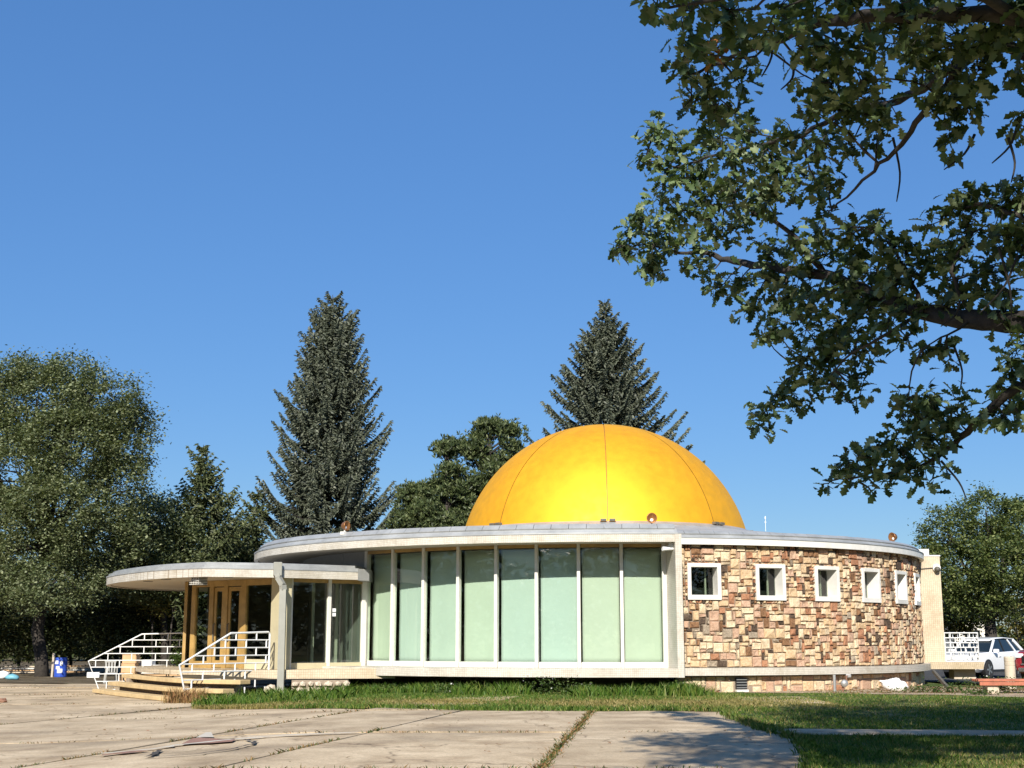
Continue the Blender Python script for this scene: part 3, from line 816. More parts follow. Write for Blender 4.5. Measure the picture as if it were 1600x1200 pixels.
# plinth under the slab
mb = MB(); mortar(6.4, TH1 + 10, -.15, Z0)
plinth = mb.build('plinth_wall', M['mortar'], bld)
for r in stone_rects(rad(6.5) * RS, rad(TH1) * RS, -.06, Z0 - .01, .15, None, rng):
    tc_ = math.degrees((r[0] + r[1]) / 2 / RS)
    if 15.3 < tc_ < 17.6 and r[3] > .2: continue
    P, F = stone_geo(*r, RS - .05, rng); k = rng.choice(4, p=[.45, .33, .17, .05])
    q = MB(); q.add(P, F); q.build('stone', STONES[k], plinth, fixn=False)
# dark crawl space under the glass side, with a rough stone pier below the entrance end
arc_sec(-110, 6.3, 4, lambda t: [(10.2, -.2), (10.6, -.2), (10.6, Z0 - .004), (10.2, Z0 - .004)]).build('crawl_space_wall', M['mortar'], bld)
# vent in the plinth
v = empty('crawl_vent', cyl(16.4, RS, .05)); v.parent = bld; v.matrix_parent_inverse = world_of(bld).inverted()
q = MB(); c = cyl(16.4, RS + .02, .3); q.box(c, (.36, .06, .34), rad(16.4)); q.build('vent_back', M['black'], v)
for k in range(4):
    q = MB(); c = cyl(16.4, RS + .06, .18 + .08 * k); q.box(c, (.34, .05, .022), rad(16.4)); q.build('vent_slat', M['metal_grey'], v)
q = MB(); c = cyl(16.4, RS + .07, .09); q.box(c, (.4, .12, .07), rad(16.4)); q.build('vent_sill', M['white_paint'], v, bevel=.008)
# deep white windows
for w in wins:
    R = rad(w)
    we = empty('window', cyl(w, RS, WB)); we.parent = bld; we.matrix_parent_inverse = world_of(bld).inverted()
    ca, sa = math.cos(R), math.sin(R)
    def wp(s, d, z): # s along the wall, d outward
        c = Vector(cyl(w, RS, 0)); return Vector((c.x + s * ca + d * sa, c.y + s * sa - d * ca, z))
    fo = MB(); bw = .115; bb = .15
    def frame_piece(s0, s1, z0, z1, d0=-.42, d1=.075):
        fo.hexa([wp(s0, d0, z0), wp(s1, d0, z0), wp(s1, d1, z0), wp(s0, d1, z0)], [wp(s0, d0, z1), wp(s1, d0, z1), wp(s1, d1, z1), wp(s0, d1, z1)])
    h = WW / 2
    frame_piece(-h, -h + bw, WB, WT); frame_piece(h - bw, h, WB, WT)
    frame_piece(-h + bw, h - bw, WT - bw, WT); frame_piece(-h + bw, h - bw, WB, WB + bb)
    fo.build('window_frame', M['white_paint'], we, bevel=.008)
    g = MB(); g.hexa([wp(-h + bw, -.38, WB + bb), wp(h - bw, -.38, WB + bb), wp(h - bw, -.372, WB + bb), wp(-h + bw, -.372, WB + bb)], [wp(-h + bw, -.38, WT - bw), wp(h - bw, -.38, WT - bw), wp(h - bw, -.372, WT - bw), wp(-h + bw, -.372, WT - bw)])
    g.build('window_pane', M['glass_dark'], we)
    g = MB(); g.box(wp(.2, -.47, (WB + WT) / 2), (.05, .05, WT - WB - .26), R); g.build('sash_bar', M['mullion'], we)
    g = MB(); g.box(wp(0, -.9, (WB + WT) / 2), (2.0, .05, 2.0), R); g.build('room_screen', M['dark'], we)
# grey siding continuing round the hidden side, and its plinth
for k in range(14):
    a = -46.9 - 6.4 * k; fin_sec(a - 6.3, a, RG - .12, RG + .02, Z1, ZF0 + .034).build('siding_panel', M['grey_panel'], bld)
arc_sec(TH1, 224, 3, lambda t: [(RG - .12, Z1), (RG + .02, Z1), (RG + .02, ZF0 + .034), (RG - .12, ZF0 + .034)]).build('rear_wall', M['grey_panel'], bld)

# ---- entrance: porch, glazed vestibule, canopy
def catmull(pts, n=8):
    out = []; P = [Vector(p) for p in pts]
    for i in range(len(P) - 1):
        p0 = P[max(i - 1, 0)]; p1 = P[i]; p2 = P[i + 1]; p3 = P[min(i + 2, len(P) - 1)]
        for k in range(n):
            t = k / n; out.append(0.5 * ((2 * p1) + (-p0 + p2) * t + (2 * p0 - 5 * p1 + 4 * p2 - p3) * t * t + (-p0 + 3 * p1 - 3 * p2 + p3) * t ** 3))
    out.append(P[-1]); return out
CA = (-9.42, 41.4); CM = (-7.2, 42.05); CB = (-4.9, 43.65)
arcp = catmull([(-9.42, 41.4), (-10.07, 41.83), (-11.08, 42.68), (-12.05, 43.86), (-13.1, 45.45), (-13.75, 46.6), (-14.28, 47.8), (-14.6, 49.2), (-14.6, 50.8), (-14.2, 52.3), (-13.2, 53.8), (-11.6, 55.0)], 5)
can_poly = [CB, CM] + [(p.x, p.y) for p in arcp] + [(-7.5, 55.2), (-6.0, 50.0), (-4.6, 45.2)]
def offset_poly(poly, d):
    n = len(poly); out = []
    for i in range(n):
        a = Vector(poly[i - 1]); b = Vector(poly[i]); c = Vector(poly[(i + 1) % n])
        e1 = (b - a).normalized(); e2 = (c - b).normalized()
        nn = (Vector((-e1.y, e1.x)) + Vector((-e2.y, e2.x)))
        nn = nn.normalized() if nn.length > 1e-6 else Vector((-e1.y, e1.x))
        out.append(tuple(b - nn * d))
    return out
def poly_area(p): return sum(p[i - 1][0] * p[i][1] - p[i][0] * p[i - 1][1] for i in range(len(p))) / 2
if poly_area(can_poly) > 0: can_poly = can_poly[::-1]
canopy = empty('entrance_canopy', (-10, 46, 3.5)); canopy.parent = bld; canopy.matrix_parent_inverse = world_of(bld).inverted()
def band(poly, inset0, inset1, z0, z1, zi=None):
    """closed ring of wall: outer outline and an inner one"""
    a = offset_poly(poly, -inset0) if inset0 else poly; b = offset_poly(poly, -inset1); n = len(poly); mb = MB()
    mb.v = [(x, y, z0) for x, y in a] + [(x, y, z1) for x, y in a] + [(x, y, z0) for x, y in b] + [(x, y, z1) for x, y in b]
    for i in range(n):
        j = (i + 1) % n
        mb.f += [(i, j, n + j, n + i), (2 * n + i, 3 * n + i, 3 * n + j, 2 * n + j), (n + i, n + j, 3 * n + j, 3 * n + i), (i, 2 * n + i, 2 * n + j, j)]
    return mb
t1 = offset_poly(can_poly, 0.3); 
SGN = 1 if abs(poly_area(t1)) < abs(poly_area(can_poly)) else -1
def ins(d): return -d * SGN
band(can_poly, 0, ins(.14), 3.5, 3.745).build('canopy_fascia', M['mosaic'], canopy, uv='flat')
mb = MB(); mb.prism(offset_poly(can_poly, .142 * SGN), 3.535, 3.6); mb.build('canopy_soffit', M['soffit'], canopy)
band(can_poly, -ins(.02), ins(.3), 3.747, 3.79).build('drip_edge', M['flashing'], canopy)
band(can_poly, ins(.06), ins(.34), 3.793, 3.87).build('drip_edge', M['flashing'], canopy)
mb = MB(); mb.prism(offset_poly(can_poly, .2 * SGN), 3.8, 3.955); mb.build('canopy_roof', M['flashing'], canopy, bevel=.02)
vb = MB(); vb.box((-9.68, 42.0, 3.39), (.42, .3, .26), rad(-40)); vb.build('vent_box', M['bracket'], canopy)
for k in range(5):
    q = MB(); q.box((-9.70, 41.98, 3.29 + .05 * k), (.46, .34, .014), rad(-40)); q.build('vent_slat', M['mullion'], canopy)
for k in range(4):
    q = MB(); q.box((-9.68 + (-.18 + .12 * k) * math.cos(rad(-40)), 42.0 + (-.18 + .12 * k) * math.sin(rad(-40)), 3.39), (.014, .34, .25), rad(-40)); q.build('vent_slat', M['mullion'], canopy)
for (x, y) in ((-11.2, 43.9), (-12.2, 45.5), (-8.9, 42.5)):
    q = MB(); q.lathe([(.001, 3.52), (.16, 3.52), (.17, 3.536), (.001, 3.536)], (x, y, 0), 16); q.build('recessed_light', M['bracket'], canopy)
q = MB(); q.hexa([(-4.95, 43.55, 3.48), (-4.62, 43.9, 3.48), (-4.62, 45.0, 3.48), (-4.95, 45.0, 3.48)], [(-4.95, 43.55, 3.85), (-4.62, 43.9, 3.85), (-4.62, 45.0, 3.85), (-4.95, 45.0, 3.85)]); q.build('canopy_end_plate', M['grey_panel'], canopy)
# porch slab
PZ = 0.70
pl = [(p.x, p.y) for p in catmull([(-7.0, 41.95), (-8.6, 41.75), (-9.9, 42.0), (-10.9, 43.0), (-11.9, 44.6), (-12.75, 46.6), (-13.1, 48.0)], 6)]
pp = [(-3.6, 42.3), (-5.05, 42.1)] + pl + [(-12.5, 52), (-7, 53), (-5.5, 46.5)]
mb = MB(); n = len(pp)
def pbot(x): return 0.44 + .12 * sm((-x - 7.0) / 2.5)
mb.v = [(x, y, pbot(x)) for x, y in pp] + [(x, y, PZ + .05 * sm((x + 6.5) / 2)) for x, y in pp]
mb.f = [tuple(range(n)), tuple(range(n, 2 * n))[::-1]] + [(i, (i + 1) % n, n + (i + 1) % n, n + i) for i in range(n)]
mb.build('porch_slab', M['mosaic_warm'], bld, uv='flat')
# vestibule front (doors) and side glazing
def vpanel(name, p, q, z0, z1, th, mat, parent, bevel=0):
    p = Vector(p); q = Vector(q); t = (q - p).normalized(); nrm = Vector((-t.y, t.x)) * th / 2
    mb = MB(); b = [p - nrm, q - nrm, q + nrm, p + nrm]
    mb.hexa([(a.x, a.y, z0) for a in b], [(a.x, a.y, z1) for a in b]); return mb.build(name, mat, parent, bevel=bevel)
F0 = Vector(at(299, 1000, 45.6)[:2]); F1 = Vector(at(431, 1000, 43.05)[:2]); FD = F1 - F0
def fu(u):   # point of the front line that lies in column u
    lo, hi = 0.0, 1.0
    for _ in range(40):
        m_ = (lo + hi) / 2; p = F0 + FD * m_
        if pix(np.array([p.x, p.y, 2.0]))[0] < u: lo = m_
        else: hi = m_
    return F0 + FD * lo
VT = 3.50
for a, b_ in ((298, 306), (327.5, 334), (350, 356), (377, 385), (425, 431)):
    vpanel('door_post', fu(a), fu(b_), PZ, VT, .14, M['ochre'], bld, .01)
vpanel('transom_rail', fu(298), fu(431), 3.33, VT + .03, .12, M['ochre'], bld)
vpanel('base_rail', fu(298), fu(327), PZ, PZ + .22, .1, M['ochre'], bld); vpanel('base_rail', fu(385.5), fu(425), PZ, PZ + .3, .1, M['cream_panel'], bld)
vpanel('window_pane', fu(306.5), fu(327), PZ + .22, 3.33, .012, M['glass_dark'], bld)
vpanel('window_pane', fu(385.5), fu(424.5), PZ + .3, 3.33, .012, M['glass_dark'], bld)
for a, b_ in ((334.6, 349.4), (356.6, 376.4)):
    d = empty('door', (*fu(a), PZ)); d.parent = bld; d.matrix_parent_inverse = world_of(bld).inverted()
    w = (b_ - a)
    vpanel('door_stile', fu(a), fu(a + 3.2), PZ + .02, 3.3, .06, M['ochre'], d); vpanel('door_stile', fu(b_ - 3.2), fu(b_), PZ + .02, 3.3, .06, M['ochre'], d)
    vpanel('door_rail', fu(a + 3.25), fu(b_ - 3.25), PZ + .02, PZ + .25, .055, M['ochre'], d); vpanel('door_rail', fu(a + 3.25), fu(b_ - 3.25), 3.17, 3.3, .055, M['ochre'], d)
    vpanel('door_pane', fu(a + 3.25), fu(b_ - 3.25), PZ + .25, 3.17, .012, M['glass_dark'], d)
    hp = fu(a + 1.8); nrm = Vector((FD.y, -FD.x)).normalized()
    hq = hp + nrm * .09
    q = MB(); q.tube([(hp.x, hp.y, 1.55), (hq.x, hq.y, 1.58), (hq.x, hq.y, 2.1), (hp.x, hp.y, 2.13)], .022, 6); q.build('door_handle', M['bracket'], d)
# tiled pier at the corner and the side glazing
vpanel('corner_pier', at(429.5, 1000, 43.2)[:2], at(446, 1000, 42.6)[:2], PZ, VT + .03, .35, M['cream_panel'], bld, .01)
S0 = Vector(at(450, 1000, 42.9)[:2]); S1 = Vector(at(572, 1000, 44.75)[:2])
def su(t): return S0 + (S1 - S0) * t
for t, w in ((.02, .10), (.5, .14), (.955, .2)):
    vpanel('mullion', su(t - w / 6.6), su(t + w / 6.6), PZ, VT + .03, .13, M['mullion'], bld, .008)
for a, b_ in ((.035, .475), (.525, .925)):
    vpanel('window_pane', su(a), su(b_), PZ + .2, 3.4, .012, M['glass_dark'], bld)
    vpanel('sill_panel', su(a), su(b_), PZ, PZ + .19, .12, M['cream_panel'], bld); vpanel('head_rail', su(a), su(b_), 3.402, VT + .03, .12, M['ochre'], bld)
# rooms behind: inner posts, back wall and floor edge
for (x, y) in ((-6.6, 45.2), (-5.9, 45.8), (-7.6, 46.6), (-5.3, 46.9)):
    q = MB(); q.box((x, y, 2.1), (.09, .09, 2.8), rad(20)); q.build('inner_post', M['mullion'], bld)
vpanel('inner_screen', (-11.5, 51.5), (-5.0, 47.6), PZ, 3.53, .1, M['interior'], bld)
vpanel('vestibule_side', (-10.95, 45.7), (-12.0, 50.9), PZ, 3.53, .1, M['ochre'], bld)
for k, (u, v) in enumerate(((517, 953), (517, 960))):
    p = su(.545 + .0); t = (S1 - S0).normalized(); nn = Vector((t.y, -t.x)) * .02
    z = at(u, v, 43.9).z
    vpanel('door_notice', p + nn, p + nn + t * .13, z - .06, z + .05, .004, M['plastic_white'], bld)
# downspout with its box at the gutter
ds = empty('downspout', (-7.3, 41.9, 0)); ds.parent = bld; ds.matrix_parent_inverse = world_of(bld).inverted()
q = MB(); q.box((-7.25, 41.93, 3.76), (.26, .18, .42), rad(12)); q.build('gutter_box', M['downspout'], ds, bevel=.015)
q = MB(); pts = [(-7.25, 41.88, 3.6), (-7.22, 41.88, 3.5), (-7.06, 41.82, 3.26), (-7.04, 41.8, 3.1)]
for a, b_ in zip(pts[:-1], pts[1:]): q.bar(a, b_, .17, .15)
q.build('spout_elbow', M['downspout'], ds)
q = MB(); q.bar((-7.04, 41.8, 3.13), (-7.02, 41.78, .05), .2, .16, (0, 1, 0)); q.bar((-7.02, 41.78, .1), (-6.92, 41.4, -.06), .2, .14); q.build('spout_pipe', M['downspout'], ds)

# tall tiled pier and side porch at the far right end
px0, px1, py = 15.0, 16.12, 51.0
q = MB(); q.box(((px0 + px1) / 2, py + .25, (Z1 + 4.7) / 2 + .0), (px1 - px0, .5, 4.7 - Z1)); q.build('tiled_pier', M['mosaic_warm'], bld, uv='flat')
q = MB(); q.box((15.4, py + .4, 4.84), (.72, .6, .28)); q.build('pier_cap', M['white_paint'], bld)
q = MB(); q.box(((px0 + px1) / 2, py + .25, 4.722), (px1 - px0 + .04, .54, .05)); q.build('pier_coping', M['white_paint'], bld)
q = MB(); q.hexa([(14.6, 50.8, .54), (17.43, 50.8, .54), (17.43, 54.5, .54), (14.6, 54.5, .54)], [(14.6, 50.75, .8), (17.48, 50.75, .8), (17.48, 54.5, .8), (14.6, 54.5, .8)]); q.build('side_porch_slab', M['mosaic_warm'], bld, uv='flat')
q = MB(); q.box((16.9, 51.6, .35), (.8, .6, .36)); q.build('porch_support', M['post_concrete'], bld)
lp = at(1464, 888, 50.9)
q = MB(); q.lathe([(.001, .0), (.15, .0), (.15, -.08), (.11, -.1), (.001, -.1)], (lp.x, 50.99, lp.z + .02), 18, 'y'); q.build('wall_light_base', M['white_paint'], bld)
q = MB(); q.lathe([(.001, -.26), (.06, -.24), (.1, -.18), (.11, -.1), (.001, -.1)], (lp.x, 50.99, lp.z - .04), 18, 'y'); q.build('wall_light_globe', M['bracket'], bld, smooth=True)
q = MB(); q.tube([(lp.x - .13, 50.97, lp.z + .02), (lp.x - .4, 50.97, lp.z - .0), (px0 + .02, 50.97, lp.z - .05)], .018, 6); q.build('conduit', M['bracket'], bld)

# ---------------------------------------------------------------- steps and rails
steps = empty('entrance_steps', (-10.5, 42, -.2))
tag(steps, 'three curved pale yellow concrete steps leading up to the porch between white railings', 'steps')
def tread(L, Mi, R, zt, depth=.46, th=.125):
    c = catmull([L, ((L[0] * .5 + Mi[0] * .5) - .12, (L[1] * .5 + Mi[1] * .5) - .05), Mi, R], 7)
    mb = MB(); n = len(c)
    for i, p in enumerate(c):
        t = (c[min(i + 1, n - 1)] - c[max(i - 1, 0)]).normalized(); nr = Vector((-t.y, t.x))
        if nr.y < 0: nr = -nr
        b = p + nr * depth
        mb.v += [(p.x, p.y, zt - th), (b.x, b.y, zt - th), (b.x, b.y, zt), (p.x, p.y, zt)]
    for i in range(n - 1):
        for j in range(4): mb.f.append((i * 4 + j, i * 4 + (j + 1) % 4, i * 4 + 4 + (j + 1) % 4, i * 4 + 4 + j))
    mb.f += [(0, 1, 2, 3), tuple((n - 1) * 4 + j for j in range(4))]
    mb.build('tread', M['step'], steps, bevel=.015)
    q = MB()
    for i, p in enumerate(c):
        t = (c[min(i + 1, n - 1)] - c[max(i - 1, 0)]).normalized(); nr = Vector((-t.y, t.x))
        if nr.y < 0: nr = -nr
        a = p + nr * .33; b = p + nr * .62
        q.v += [(a.x, a.y, -.3), (b.x, b.y, -.3), (b.x, b.y, zt - th - .003), (a.x, a.y, zt - th - .003)]
    k0, k1 = 1, n - 3
    for i in range(k0, k1):
        for j in range(4): q.f.append((i * 4 + j, i * 4 + (j + 1) % 4, i * 4 + 4 + (j + 1) % 4, i * 4 + 4 + j))
    q.f += [tuple(k0 * 4 + j for j in range(4)), tuple(k1 * 4 + j for j in range(4))]
    q.build('riser', M['mortar'], steps)
tread((-13.35, 47.0), (-9.75, 40.95), (-7.85, 39.75), .46)
tread((-13.75, 46.8), (-9.9, 40.5), (-8.25, 39.3), .22)
tread((-14.2, 46.6), (-10.05, 40.05), (-8.7, 38.9), -.02)
for (x, y, z) in ((-12.5, 46.2, .2), (-9.4, 41.4, .2)):
    q = MB(); q.box((x, y, z - .13), (.22, .9, .55), rad(-45)); q.build('stringer', M['mortar'], steps)

def railing(name, label, outline, bars, P, w, vert_every=.62, group=None, frame=None):
    """panel of a brick-pattern rail in its own plane: outline in (s, z), P(s, z) gives the point"""
    e = empty(name, P(outline[0][0], 0)); tag(e, label, 'railing', group)
    q = MB(); pts = [P(*o_) for o_ in (frame or outline)]
    q.tube(pts, w, 8); q.build('rail_frame', M['rail_white'], e)
    def span(z):
        xs = []
        for i in range(len(outline) - 1):
            (s0, z0), (s1, z1) = outline[i], outline[i + 1]
            if (z0 - z) * (z1 - z) <= 0 and abs(z0 - z1) > 1e-6: xs.append(s0 + (s1 - s0) * (z - z0) / (z1 - z0))
        return (min(xs), max(xs)) if len(xs) > 1 else None
    for i, z in enumerate(bars):
        sp = span(z)
        if sp: q = MB(); q.tube([P(sp[0], z), P(sp[1], z)], w * .72, 6); q.build('rail_bar', M['rail_white'], e)
    zs = [max(o_[1] for o_ in outline)] + list(bars) + [min(o_[1] for o_ in outline)]
    smax = max(o_[0] for o_ in outline)
    for i in range(len(zs) - 1):
        za, zb = zs[i], zs[i + 1]; zm = (za + zb) / 2
        sp = span(zm)
        if not sp: continue
        s = smax - (.13 if i % 2 else vert_every * .5 + .13)
        while s > sp[0] + .05:
            t_, b_ = span(za - .005), span(zb + .005)
            top = za; bot = zb
            if (t_ is None or s < t_[0]):
                lo, hi = zb, za
                for _ in range(20):
                    mid = (lo + hi) / 2; r_ = span(mid)
                    if r_ and s >= r_[0]: lo = mid
                    else: hi = mid
                top = lo
            if b_ is None or s < b_[0]:
                lo, hi = zb, za
                for _ in range(20):
                    mid = (lo + hi) / 2; r_ = span(mid)
                    if r_ and s >= r_[0]: hi = mid
                    else: lo = mid
                bot = hi
            if top - bot > .03: q = MB(); q.tube([P(s, bot), P(s, top)], w * .78, 6); q.build('rail_bar', M['rail_white'], e)
            s -= vert_every
    return e
def plane(p, q):
    p = Vector(p); q = Vector(q); d = (q - p).normalized()
    return (lambda s, z: Vector((p.x + d.x * s, p.y + d.y * s, z))), (q - p).length
P1, L1 = plane((-14.6, 47.3), (-11.45, 47.7))
railing('handrail', 'white brick-pattern handrail on the far side of the entrance steps', [(.42, -.12), (.0, .88), (1.75, 1.80), (L1 - .06, 1.84), (L1, 1.78), (L1, .68), (1.75, .68), (.95, -.08), (.42, -.12)], [1.60, 1.37, 1.14, .91, .68, .45, .20], P1, .024, .8, 'handrails of the entrance steps', [(.95, -.08), (.42, -.12), (.0, .88), (1.75, 1.80), (L1 - .06, 1.84), (L1, 1.78), (L1, .68)])
P2, L2 = plane((-9.62, 39.7), (-7.5, 42.35))
railing('handrail', 'white brick-pattern handrail on the near side of the steps beside the downspout', [(.30, -.10), (.0, .88), (1.85, 1.80), (L2 - .06, 1.84), (L2, 1.78), (L2, .68), (1.8, .68), (.95, -.04), (.30, -.10)], [1.60, 1.37, 1.14, .91, .68, .45, .20], P2, .032, .8, 'handrails of the entrance steps', [(.95, -.04), (.30, -.10), (.0, .88), (1.85, 1.80), (L2 - .06, 1.84), (L2, 1.78), (L2, .68)])
P3, L3 = plane((16.16, 51.1), (17.4, 51.1))
railing('porch_railing', 'white brick-pattern railing on the side porch right of the tiled pier', [(.0, .82), (.0, 1.86), (L3, 1.86), (L3, .82), (.0, .82)], [1.68, 1.5, 1.33, 1.15, .98], P3, .028, .36)
P4, L4 = plane((17.4, 51.2), (17.4, 54.4))
railing('porch_railing', 'white brick-pattern railing closing the outer side of the side porch', [(.0, .82), (.0, 1.86), (L4, 1.86), (L4, .82), (.0, .82)], [1.68, 1.5, 1.33, 1.15, .98], P4, .028, .6)

# ---------------------------------------------------------------- things around the building
def lump(name, c, size, mat, parent=None, seed=0, sub=2, noise=.18, flat=False):
    bm = bmesh.new(); bmesh.ops.create_icosphere(bm, subdivisions=sub, radius=1.0); r_ = random.Random(seed)
    from mathutils import noise as nz
    for v_ in bm.verts:
        k = 1 + noise * nz.noise(v_.co * 1.7 + Vector((seed * 3.1, 0, 0))) * 2
        v_.co = Vector((v_.co.x * size[0] * k, v_.co.y * size[1] * k, max(v_.co.z * size[2] * k, -size[2] * .55)))
        v_.co += Vector(c)
    me = bpy.data.meshes.new(name); bm.to_mesh(me); bm.free()
    return finish(name, me, mat, parent, not flat)
tag(lump('boulder', (-7.3, 41.55, .02), (.24, .2, .26), M['boulder'], seed=1), 'pale boulder at the foot of the downspout', 'boulder')
q = MB()
pier = empty('rubble_pier', (-5.9, 41.8, -.1)); tag(pier, 'low rubble stone pier under the porch slab right of the downspout', 'stone pier')
q = MB(); q.hexa([(-6.7, 41.85, -.2), (-5.0, 42.0, -.2), (-5.0, 42.5, -.2), (-6.7, 42.4, -.2)], [(-6.7, 41.85, .40), (-5.0, 42.0, .40), (-5.0, 42.5, .4), (-6.7, 42.4, .4)]); q.build('mortar_bed', M['mortar'], pier)
for j in range(3):
    x = -6.72 + (.1 if j % 2 else 0)
    while x < -5.05:
        w = random.uniform(.2, .36)
        lump('stone', (x + w / 2, 41.83 + .09 * (x + 6.7), -.06 + .17 * j), (w / 2, .12, .095), M['boulder'], pier, seed=int(x * 100) + j, sub=1, flat=True); x += w + .01
# plastic sack
q = bmesh.new(); bmesh.ops.create_uvsphere(q, u_segments=20, v_segments=14, radius=1)
from mathutils import noise as nz
for v_ in q.verts:
    c = v_.co.copy(); k = 1 + .25 * nz.noise(c * 2.2 + Vector((4, 1, 0))) + .12 * nz.noise(c * 6)
    x = c.x; taper = 1 - .55 * max(0, -x - .1) - .15 * max(0, x - .4)
    v_.co = Vector((x * .40 * k, c.y * .26 * k * taper, max(c.z * .24 * k * taper, -.14) + (.10 * max(0, -x - .35) * 2.2)))
me = bpy.data.meshes.new('plastic_sack'); q.to_mesh(me); q.free()
o = finish('plastic_sack', me, M['bag'], None, True); o.location = (11.85, 42.75, .19); o.rotation_euler = (0, 0, rad(-8)); tag(o, 'white plastic sack lying on bare dirt against the stone plinth', 'sack')
# gas riser and meter
gm = empty('gas_meter', (10.0, 42.0, .05)); tag(gm, 'grey pipe and meter standing against the stone plinth', 'gas meter')
q = MB(); q.tube([(9.82, 41.9, 0), (9.82, 41.9, .56)], .045, 8); q.build('riser_pipe', M['metal_grey'], gm)
q = MB(); q.tube([(10.1, 42.05, .0), (10.1, 42.05, .28), (10.22, 42.05, .33), (10.22, 42.05, .5), (10.34, 42.1, .56)], .028, 7); q.build('meter_pipe', M['rust'], gm)
q = MB(); q.lathe([(.001, .06), (.1, .06), (.12, .0), (.1, -.08), (.001, -.08)], (10.14, 42.0, .3), 14, 'y'); q.build('meter_body', M['metal_grey'], gm, smooth=True)
q = MB(); q.box((10.3, 42.1, .52), (.16, .1, .1)); q.build('regulator', M['metal_grey'], gm, bevel=.02)
q = MB(); q.bar((13.72, 44.75, .6), (13.75, 43.4, .1), .08, .1); tag(q.build('loose_downspout', M['bracket']), 'dark length of downspout leaning from the stone corner to the ground', 'downspout')
# bench of red boards on concrete blocks
be = empty('park_bench', (15.2, 40.6, 0)); tag(be, 'low bench of weathered red boards on concrete blocks at the right edge', 'bench')
for k in range(4):
    q = MB(); q.box((15.0, 40.45 + .16 * k, .43 + random.uniform(-.006, .006)), (2.6, .135, .065), rad(-1.5)); q.build('seat_board', M['redwood'], be, bevel=.008)
q = MB(); q.box((15.0, 40.36, .34), (2.55, .045, .1), rad(-1.5)); q.build('apron_board', M['redwood'], be, bevel=.006)
for x in (14.15, 15.55):
    q = MB(); q.box((x, 40.7, .18), (.5 if x > 15 else .34, .5, .3), rad(-1.5)); q.build('bench_block', M['post_concrete'], be, bevel=.02)
# bollard
bo = empty('bollard', (17.4, 48.0, 0)); tag(bo, 'round pale concrete bollard with scored rings beside the white car', 'bollard')
q = MB(); q.lathe([(.18, -.1), (.18, .70), (.172, .705), (.172, .72), (.18, .725), (.18, .83), (.172, .835), (.172, .85), (.18, .855), (.18, 1.0), (.16, 1.03), (.001, 1.03)], (17.4, 48.0, 0), 20); q.build('bollard_shaft', M['post_concrete'], bo)

